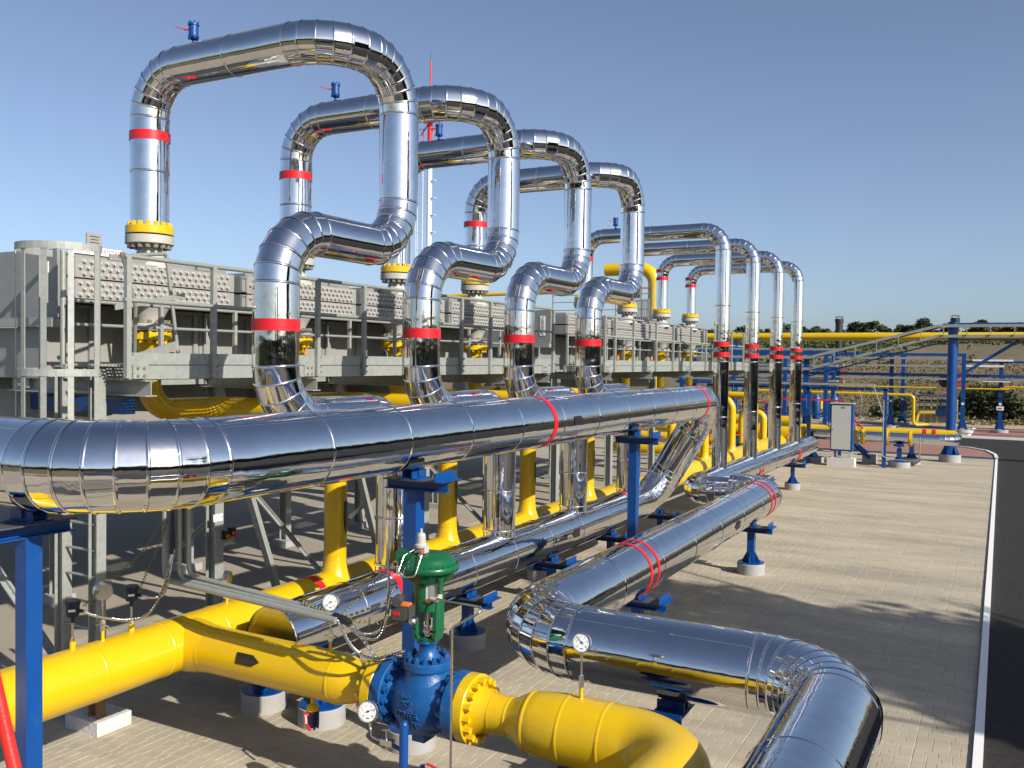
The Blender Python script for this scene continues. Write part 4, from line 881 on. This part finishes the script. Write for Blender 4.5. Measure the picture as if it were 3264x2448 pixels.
for k in range(17):
    x = -6.4+.75*k; zt = 4.93 if x > -2.1 else 4.93+(x+2.1)/4.5*1.19; zl = 4.56 if x > -2.1 else 4.56+(x+2.1)/4.5*1.26
    MB().bar((x, 36.22, zt-.05), (x, 36.22, zl+.02), .03, .03).bar((x-.12, 36.24, zt-.10), (x+.04, 36.24, zt-.06), .02, .03).build('tray_hanger', GAL, ct)
rb = thing('rack_beam', 'blue top beam and sloping truss of the cable rack', 'beam', (0, 36.6, 4.9))
MB().box((3.6, 36.6, 5.0), (10.6, .14, .10)).build('top_beam', BLU, rb); MB().bar((-1.7, 36.6, 5.0), (-6.6, 36.6, 3.72), .12, .09).build('sloping_beam', BLU, rb)
MB().bar((-1.7, 36.6, 4.42), (-6.7, 36.6, 3.0), .06, .05).build('lower_chord', BLU, rb); MB().box((3.6, 36.6, 4.44), (10.6, .10, .05)).build('lower_beam', BLU, rb)
MB().bar((-1.55, 36.6, 3.0), (.5, 36.6, 4.42), .10, .11).build('knee_brace', BLU, rb); MB().box((.75, 36.6, 4.72), (.10, .10, .55)).build('hanger', BLU, rb)
lpst = thing('rack_post', 'blue square rack post under the low end of the sloping trays', 'post', (-6.7, 36.5, 0)); MB().box((-6.7, 36.5, 1.85), (.2, .2, 3.7)).build('shaft', BLU, lpst); MB().box((-6.7, 36.5, .1), (.5, .5, .2)).build('footing', CON, lpst)
# distant rack
def far_post(x, y, h, label, s=.2):
    t = thing('rack_post', label, 'post', (x, y, 0), 'square blue posts of the distant rack')
    MB().box((x, y, h/2+.1), (s, s, h-.2)).build('shaft', BLU, t); MB().lathe([(.42, 0), (.42, .14), (0, .14)], (x, y, 0), (0, 0, 1), 24).build('footing', CON, t)
    mb = MB()
    for sx in (-1, 1): mb.add([(x+sx*s/2, y, .14), (x+sx*(s/2+.16), y, .14), (x+sx*s/2, y, .7)], [(0, 1, 2)]).add([(x+sx*s/2, y+.01, .14), (x+sx*(s/2+.16), y+.01, .14), (x+sx*s/2, y+.01, .7)], [(2, 1, 0)])
    mb.build('gusset', BLU, t); MB().box((x, y-s/2-.01, 1.5), (.12, .01, .12)).build('white_tag', DIAL, t)
far_post(-5.40, 54.3, 4.15, 'square blue post of the distant rack, left one of the close pair'); far_post(-5.1, 57.6, 4.15, 'square blue post of the distant rack, right and rear one of the close pair')
far_post(-1.78, 53.2, 4.1, 'square blue post of the distant rack just right of the thick round post'); far_post(-.05, 54.3, 3.75, 'square blue post with a small warning sign at the right')
far_post(-8.8, 54.3, 4.1, 'square blue post of the distant rack in front of the left black chimney')
MB().box((-.05, 54.16, 1.28), (.34, .02, .2)).build('warning_sign', DIAL, bpy.data.objects['rack_post.005']); MB().box((-.05, 54.14, 1.28), (.2, .01, .05)).build('red_sign_bar', RED, bpy.data.objects['rack_post.005'])
dk = thing('distant_rack', 'blue beams and grey trays of the distant rack across the field edge', 'rack', (-4, 54.3, 4))
for z, x0, x1 in ((4.08, -14, -1.7), (2.97, -14, 8)): MB().box(((x0+x1)/2, 54.3, z), (x1-x0, .16, .15)).build('beam', BLU, dk)
MB().box((3.2, 54.3, 3.72), (10, .16, .12)).build('beam', BLU, dk)
for z, x0, x1, mt in ((3.87, -16, -1.7, GAL), (3.47, -16, -1.7, GAL), (2.78, -16, 8, GAL), (3.80, -1.4, .5, WHT), (3.50, -1.9, .1, WHT), (2.72, -.9, .4, WHT)): MB().box(((x0+x1)/2, 54.05, z), (x1-x0, .3, .10)).build('tray', mt, dk)
for k in range(24): MB().box((-15+.75*k*.8, 54.0, 3.66), (.025, .02, .45)).build('hanger', GREYD, dk)
yp = thing('overhead_gas_pipe', 'big yellow gas pipe running level across the distance above the fields', 'pipe', (-8, 50, 4.9))
painted(yp, [(-40, 50.3, 4.9), (14, 49.9, 4.96)], .42, n=28)
for xx in (-26, -13, 9): MB().box((xx, 50.1, 2.35), (.25, .25, 4.7)).build('post', BLU, yp)
y2 = thing('thin_gas_pipe', 'thin yellow pipes crossing the far yard below the distant rack', 'pipe', (-4, 53.5, 0))
painted(y2, [(-9, 53.6, 2.28), (.35, 53.4, 2.30)], .085, n=12); MB().box((.2, 53.5, 2.36), (.5, .05, .05)).box((.2, 53.9, 2.36), (.5, .05, .05)).build('bracket', YEL, y2); painted(y2, [(.1, 53.9, 2.42), (9, 53.9, 2.45)], .08, n=12)
painted(y2, [(-13, 52.5, 1.93), (-4.1, 52.5, 1.90), (-4.1, 52.5, .3), (-3.4, 52.9, .35)], .15, R=.25, n=16)
painted(y2, [(-4.0, 53, .5), (-3.9, 53, .95), (-3.1, 53, .98)], .17, R=.2, n=16)
ht = thing('line_heater', 'weathered silver line heater with drum shapes behind the thick blue post', 'heater', (-3.0, 56, 0))
MB().box((-3.1, 56.2, .95), (1.9, 1.6, 1.25)).build('casing', mat('weathered_tin', (.30, .28, .25), .5, .5, var=.2, vs=3), ht)
for z in (.95, 1.35, 1.72): MB().cyl((-4.0, 55.35, z), (-2.2, 55.35, z), .17, n=16).build('drum', STN, ht)
MB().cyl((-2.75, 55.6, 2.62), (-2.75, 58, 2.62), .36, n=28).build('burner_drum', STN, ht); MB().cyl((-2.75, 55.59, 2.62), (-2.75, 55.57, 2.62), .35, n=28).build('drum_end', BLK, ht)
MB().bar((-2.45, 55.5, 2.2), (-2.45, 55.5, 3.1), .08, .08).bar((-2.45, 55.5, 3.1), (-1.6, 55.5, 3.1), .08, .08).bar((-2.45, 55.5, 2.4), (-1.6, 55.5, 2.4), .08, .08).build('red_frame', RPT, ht)
for xx in (-3.75, -3.4, -3.1): MB().cyl((xx, 55.0, .3), (xx, 55.0, 1.9), .035, n=8).build('yellow_riser', YEL, ht)
MB().box((-2.9, 54.95, .9), (.5, .3, .35)).cyl((-2.9, 54.95, 1.05), (-2.9, 54.95, 1.5), .06, n=10).build('blue_valve', VBLU, ht); MB().cyl((-2.6, 54.95, .92), (-1.9, 54.95, .92), .07, n=12).build('steel_branch', STN, ht)
def chimney(x, y, label, h=6.55):
    t = thing('chimney', label, 'chimney', (x, y, 0), 'black steel chimneys with crown rings')
    MB().cyl((x, y, 0), (x, y, h-.35), .235, n=24).build('stack', LAMI, t); MB().cyl((x, y, h-.35), (x, y, h-.12), .27, n=24).build('collar', LAMI, t)
    mb = MB().lathe([(.26, 0), (.26, .03), (.24, .03), (.24, 0), (.26, 0)], (x, y, h), (0, 0, 1), 24)
    for k in range(4): a = pi/4+k*pi/2; mb.box((x+cos(a)*.25, y+sin(a)*.25, h-.06), (.025, .025, .16))
    mb.build('crown', LAMI, t)
    MB().bar((x+.35, y-.3, 2.2), (x+.35, y-.3, 3.2), .1, .1).build('red_guard', RPT, t)
chimney(-9.4, 62, 'tall black chimney left of the sloping trays'); chimney(-2.62, 62, 'tall black chimney almost hidden behind the thick blue post')
# railing platform and yellow riser behind the far coolers
pf = thing('stair_tower', 'grey service platform with red top rails behind the far coolers', 'platform', (-17, 42, 0))
MB().box((-17.4, 42, 5.55), (5.4, 1.6, .18)).build('deck', PAN, pf)
for xx in (-20, -18.3, -16.6, -15.3, -14.75):
    MB().box((xx, 41.2, 6.4), (.06, .06, 1.6)).build('rail_post', GAL, pf)
    MB().box((xx, 42.6, 2.7), (.16, .16, 5.4)).build('leg', BLU, pf)
for z in (6.0, 6.4, 6.75): MB().cyl((-20, 41.2, z), (-14.75, 41.2, z), .025, n=6).build('rail', GAL, pf)
MB().cyl((-16.4, 41.2, 7.05), (-14.75, 41.2, 7.0), .035, n=6).build('red_rail', RPT, pf)
MB().box((-15.75, 41.6, 6.85), (.6, .3, .55)).build('control_box', PAN, pf)
mb = MB()
for k in range(7): mb.box((-15.5+.1*k, 41.15, 6.0), (.05, .04, 1.0))
mb.build('cable_ducts', GAL, pf)
yr = thing('gas_riser', 'tall yellow pipe with a bent top rising behind the far coolers', 'pipe', (-15.05, 42, 0))
painted(yr, [(-17.6, 42.3, 8.05), (-15.05, 42.3, 8.05), (-15.05, 42.3, 0)], .62, R=.75, n=28)
y3 = tag(painted(None, [(-32, 42.5, 6.95), (-19.5, 42.5, 7.02)], .19, n=14, name='level_gas_pipe'), 'thin level yellow pipe seen through the polished loops', 'pipe')
vc = thing('valve_cluster', 'cluster of yellow pipes with blue valves behind the slim risers', 'valve group', (-8, 30, 0))
for yy, x0, x1, z in ((29.2, -12, -6.7, .55), (30.4, -12, -5.75, 1.25), (31.8, -12, -7.4, .75), (33.0, -12, -6.5, 1.45)):
    painted(vc, [(x0, yy, z), (x1, yy, z)], .36, n=20, name='valve_spool')
    MB().lathe([(.2, -.3), (.28, -.3), (.28, -.22), (.2, -.2), (.26, 0), (.2, .2), (.28, .22), (.28, .3), (.2, .3)], (x1-.9, yy, z), (1, 0, 0), 22).cyl((x1-.9, yy, z), (x1-.9, yy, z+.6), .09, n=12).build('ball_valve', VBLU, vc)
    flange(vc, (x1-1.3, yy, z), (1, 0, 0), .3, .08, .25, 12, .03, YEL, bolts='near'); band(vc, (x1-1.75, yy, z), (1, 0, 0), .36, .12)
    MB().lathe([(.27, 0), (.30, .01), (.30, .03), (.27, .04)], (x1-.9, yy-.1, z+.62), (0, 0, 1), 24).bar((x1-1.17, yy-.1, z+.64), (x1-.63, yy-.1, z+.64), .03, .03).build('red_handwheel', RPT, vc)
MB().tube([(-7.4, 29.4, .9), (-7.4, 29.4, 1.9), (-6.7, 29.4, 1.9), (-6.7, 29.4, .9)], .11, .22, 16).build('bypass_bow', YEL, vc)
mr2 = thing('pipe_rack', 'dense blue pipe rack with grey trays behind the slim risers', 'rack', (-10.5, 46, 0))
for xx in (-7.4, -9.3, -11.8, -14.5):
    for yy in (45.2, 47.4): MB().box((xx, yy, 2.05), (.18, .18, 4.1)).build('post', BLU, mr2)
for z in (4.05, 3.25, 2.5):
    for yy in (45.2, 47.4): MB().box((-11, yy, z), (7.6, .14, .14)).build('beam', BLU, mr2)
    for xx in (-7.4, -9.3, -11.8, -14.5): MB().box((xx, 46.3, z-.1), (.12, 2.2, .12)).build('cross_beam', BLU, mr2)
for z, yy in ((4.2, 45.5), (4.2, 46.1), (3.42, 45.4), (2.68, 45.5)): MB().box((-11, yy, z), (8.2, .35, .09)).build('tray', GAL, mr2)
for z, yy, rr_ in ((3.42, 46.2, .09), (3.42, 46.6, .07), (2.66, 46.3, .11), (2.62, 46.9, .07)): MB().cyl((-15, yy, z), (-6.8, yy, z), rr_, n=12).build('pipe', YEL if rr_ == .07 else STN, mr2)
# mast
ms = thing('lattice_mast', 'slender white and red lightning mast with ladder behind the loops', 'mast', (-40.1, 60, 0))
MB().cyl((-40.1, 60, 0), (-40.1, 60, 19.6), .2, n=16).build('white_pole', WHT, ms); MB().cyl((-40.1, 60, 19.6), (-40.1, 60, 22.2), .2, n=16).build('red_pole', RPT, ms)
MB().cyl((-40.1, 60, 22.2), (-40.1, 60, 26.9), .06, n=8).build('red_spire', RPT, ms); MB().cyl((-40.1, 60, 26.9), (-40.1, 60, 27.6), .02, n=6).build('rod', LINER, ms)
MB().box((-40.1, 60, 22.3), (2.0, 1.4, .12)).box((-39.4, 60, 22.6), (.3, .3, .5)).bar((-40.9, 60, 21.2), (-40.1, 60, 22.2), .08, .08).bar((-39.3, 60, 21.6), (-39.2, 60, 22.2), .08, .08).build('red_platform', RPT, ms)
mb = MB(); mr_ = MB()
for k in range(40):
    z = 4+k*.45; tgt = mr_ if z > 19.6 else mb
    tgt.cyl((-40.6, 59.9, z), (-41.1, 59.9, z), .02, n=5)
    if k % 3 == 0:
        tgt.cyl((-41.25, 59.6, z), (-40.6, 59.6, z), .02, n=5); tgt.bar((-40.3, 60, z), (-39.55, 60, z), .3, .04)
for xx in (-40.6, -41.1, -41.25): mb.box((xx, 59.8, 11.8), (.04, .04, 15.6)); mr_.box((xx, 59.8, 20.6), (.04, .04, 2.0))
mb.build('white_ladder', WHT, ms); mr_.build('red_ladder', RPT, ms)

# ================================================================ VEGETATION
def leaf_mesh(name, n, rx, rz, size, mt, seed, clumps=9, base=.15):
    r = random.Random(seed); vs = []; fs = []; cs = []
    for _ in range(clumps):
        a = r.uniform(0, 2*pi); q = sqrt(r.random())*rx*.62; cs.append((cos(a)*q, sin(a)*q, rz*(base+.85*r.random()*(1-.35*q/rx)), r.uniform(.28, .46)*rx))
    for _ in range(n):
        c = r.choice(cs); d = Vector((r.gauss(0, 1), r.gauss(0, 1), r.gauss(0, 1))).normalized()*(c[3]*r.random()**.4); p = Vector(c[:3])+Vector((d.x, d.y, d.z*.8))
        if p.z < .02: p.z = r.uniform(.02, .2)
        nn = Vector((r.gauss(0, 1), r.gauss(0, 1), r.gauss(.5, 1))).normalized(); x, y = frame(nn); s = size*r.uniform(.6, 1.4); b = len(vs)
        vs += [p-x*s*.5, p+y*s*.32, p+x*s*.5, p-y*s*.32]; fs.append((b, b+1, b+2, b+3))
    me = bpy.data.meshes.new(name); me.from_pydata(vs, [], fs); me.materials.append(mt); return me
def trunk_mesh(h, r, seed):
    rd = random.Random(seed); mb = MB(); mb.cyl((0, 0, -.5), (0, 0, h*.6), r, r*.6, n=8)
    for _ in range(5):
        a = rd.uniform(0, 2*pi); mb.cyl((0, 0, h*rd.uniform(.35, .6)), (cos(a)*h*.28, sin(a)*h*.28, h*rd.uniform(.7, .95)), r*.45, r*.12, n=6)
    me = bpy.data.meshes.new('trunk'); me.from_pydata(mb.v, [], mb.f); me.materials.append(BARK); return me
def plant(name, label, cat, loc, crown, trunk=None, s=1., rz=0., group=None):
    t = thing(name, label, cat, loc, group); t.scale = (s, s, s); t.rotation_euler = (0, 0, rz)
    o = bpy.data.objects.new('crown', crown); COL.objects.link(o); o.parent = t
    if trunk: o = bpy.data.objects.new('trunk', trunk); COL.objects.link(o); o.parent = t
    return t
TC = [leaf_mesh('crown', 2600, 2.6, 4.4, .42, (LEAF, LEAFD, LEAFD, LEAFO)[k], 20+k, 13, .3) for k in range(4)]; TT = trunk_mesh(4, .16, 4)
rv = random.Random(11)
for k in range(54):
    x = -98+2.55*k+rv.uniform(-.8, .8); y = 209+rv.uniform(-4, 5)
    plant('tree', 'green tree in the hilltop belt along the horizon', 'tree', (x, y, hgt(x, y)-.2), TC[rv.choice((0, 0, 1, 3, 2, 3))], TT, rv.uniform(.78, 1.15), rv.uniform(0, 6), 'trees of the hilltop belt')
SC = [leaf_mesh('crown', 1900, 1.3, 1.9, .17, (LEAFD, LEAFO, LEAF)[k], 40+k, 11, .05) for k in range(3)]
SHR = [(-1.7, 66.5, 1.25, 0, 'dark shrub right of the thick blue post'), (-.35, 67, 1.35, 0, 'dark shrub behind the post with the warning sign'), (1.4, 66, 1.0, 2, 'bright green low shrub at the right edge'), (-5.6, 64.5, .95, 0, 'rounded grey green shrub between the rack posts'),
       (-4.4, 66, 1.1, 0, 'tall shrub behind the line heater'), (-7.4, 65, .55, 2, 'small low shrub left of the rack posts'), (-.9, 70, 1.5, 1, 'olive shrub behind the dark shrubs'), (3.2, 67, .9, 2, 'green shrub at the far right of the sand'), (-12, 66, .9, 0, 'shrub below the left black chimney')]
for x, y, s, k, lb in SHR: plant('shrub', lb, 'shrub', (x, y, hgt(x, y)-.05), SC[k], None, s, x*3, 'shrubs along the field edge')
def scatter(name, label, cat, n, size, mt, seed, reg, hh, clump=1):
    r = random.Random(seed); vs = []; fs = []
    for _ in range(n):
        x, y = r.uniform(reg[0], reg[1]), r.uniform(reg[2], reg[3]); z0 = hgt(x, y); cs = r.uniform(.6, 1.5)
        for _ in range(clump):
            p = Vector((x+r.gauss(0, 1)*cs*hh*.5, y+r.gauss(0, 1)*cs*hh*.5, z0+r.random()*hh*cs)); nn = Vector((r.gauss(0, 1), r.gauss(0, 1)-.6, r.gauss(.3, 1))).normalized(); a, b_ = frame(nn); s = size*r.uniform(.6, 1.4); b = len(vs)
            vs += [p-a*s*.5, p+b_*s*.35, p+a*s*.5, p-b_*s*.35]; fs.append((b, b+1, b+2, b+3))
    me = bpy.data.meshes.new(name); me.from_pydata(vs, [], fs); me.materials.append(mt); o = link(name, me, None, 'stuff'); return tag(o, label, cat)
scatter('scrub_belt', 'green scrub below the tree belt on the hilltop', 'scrub', 620, .5, LEAF, 5, (-110, 45, 192, 206), 1.5, 34)
scatter('olive_scrub', 'olive bushes scattered on the upper slope', 'scrub', 260, .45, LEAFO, 6, (-110, 45, 178, 204), 1.2, 28)
scatter('dark_scrub', 'dark bushes under the hilltop trees', 'scrub', 420, .55, LEAFD, 8, (-110, 45, 203, 210), 2.0, 34)
scatter('hillside_scrub', 'green scrub on the slope behind the slim risers', 'scrub', 420, .5, LEAF, 15, (-110, -14, 120, 195), 1.3, 30)
scatter('slope_scrub', 'sparse small bushes dotted over the brown slope', 'scrub', 34, .4, LEAFO, 12, (-60, 40, 85, 170), .8, 26)
scatter('dry_grass', 'dry grass tufts over the brown meadow', 'grass', 6500, .20, DRY, 9, (-30, 22, 64, 135), .25, 5)
scatter('verge_weeds', 'low weeds along the sandy strip', 'weeds', 1500, .16, LEAFO, 10, (-16, 6, 60, 68), .15, 6)
scatter('roadside_wood', 'unseen dark wood across the road, thickened for the reflections in the risers', 'wood', 900, .9, LEAFD, 31, (33, 48, -75, 80), 4.0, 60)  # out of view; made dense and tall so the polished risers mirror a dark band
scatter('reflection_wood', 'unseen dark wood added behind the viewpoint for the reflections in the risers', 'wood', 700, .9, LEAFD, 32, (-70, 40, -75, -58), 4.0, 60)  # out of view; added so the lower risers reflect dark
# roadside poplars out of frame to the right, whose shade falls over the paving
PC = [leaf_mesh('crown', 6200, 1.9, 5.2, .21, LEAF, 60+k, 22, .1) for k in range(2)]; PT_ = trunk_mesh(5, .15, 9)
for x, y, s, z0, lb in ((9.6, 9.3, 1.12, 4.3, 'roadside tree across the road, nearest the paving'), (12.8, 8.4, 1.1, 4.2, 'roadside tree farther from the kerb, behind the first'), (11.4, 8.0, .95, 4.6, 'roadside tree nearest the viewpoint'), (17.5, -14, 1.2, 1.2, 'roadside tree well behind the viewpoint'), (16.8, -22, 1.1, 1.2, 'last roadside tree behind the viewpoint')):
    plant('roadside_tree', lb, 'tree', (x, y, z0-.03), PC[0 if y > 8 else 1], None, s, x, 'roadside trees'); t = bpy.data.objects[[o.name for o in bpy.data.objects if o.name.startswith('roadside_tree')][-1]]
    o = bpy.data.objects.new('trunk', trunk_mesh(5+z0, .16, 3)); COL.objects.link(o); o.parent = t; o.location = (0, 0, -z0/s)

# ================================================================ WHERE THE PHOTOGRAPHER STANDS, AND AN UNSEEN SHELTER ADDED FOR REFLECTIONS
pl = thing('service_platform', 'steel service platform with grating deck where the viewer stands', 'platform', (-.6, -1.2, 0))
g = MB()
for k in range(60): g.box((-.5, -3.0+.066*k, 1.93), (4.0, .006, .03))
for k in range(20): g.box((-2.45+.2*k, -1.05, 1.925), (.012, 3.9, .03))
g.build('deck_grating', GAL, pl, 'stuff')
for xx in (-2.45, 1.45):
    MB().box((xx, -1.05, 1.86), (.06, 3.9, .14)).build('edge_channel', BLU, pl)
    for yy in (-2.9, .8): MB().box((xx, yy, .9), (.12, .12, 1.8)).build('leg', BLU, pl)
    for yy in (-2.9, -1.6, -.4): MB().cyl((xx, yy, 1.9), (xx, yy, 3.0), .02, n=8).build('rail_post', RPT, pl)
    for z in (2.45, 3.0): MB().cyl((xx, -2.9, z), (xx, -.4, z), .02, n=8).build('rail', RPT, pl)
sh = thing('reflection_shelter', 'unseen low grey shelter added behind the viewer for the elbow reflection', 'building', (9, -15, 0))  # unseen building, added as a dark shape for the big elbow to reflect
MB().box((9, -15, 1.6), (7, 6, 3.2)).build('wall', PAN, sh); MB().box((9, -15, 3.28), (7.5, 6.5, .16)).build('roof', LINER, sh); MB().box((7.5, -11.97, 1.05), (1.0, .06, 2.1)).build('door', BLU, sh)
for xx in (9.4, 11): MB().box((xx, -11.97, 1.9), (1.0, .06, .8)).build('window', BLK, sh)
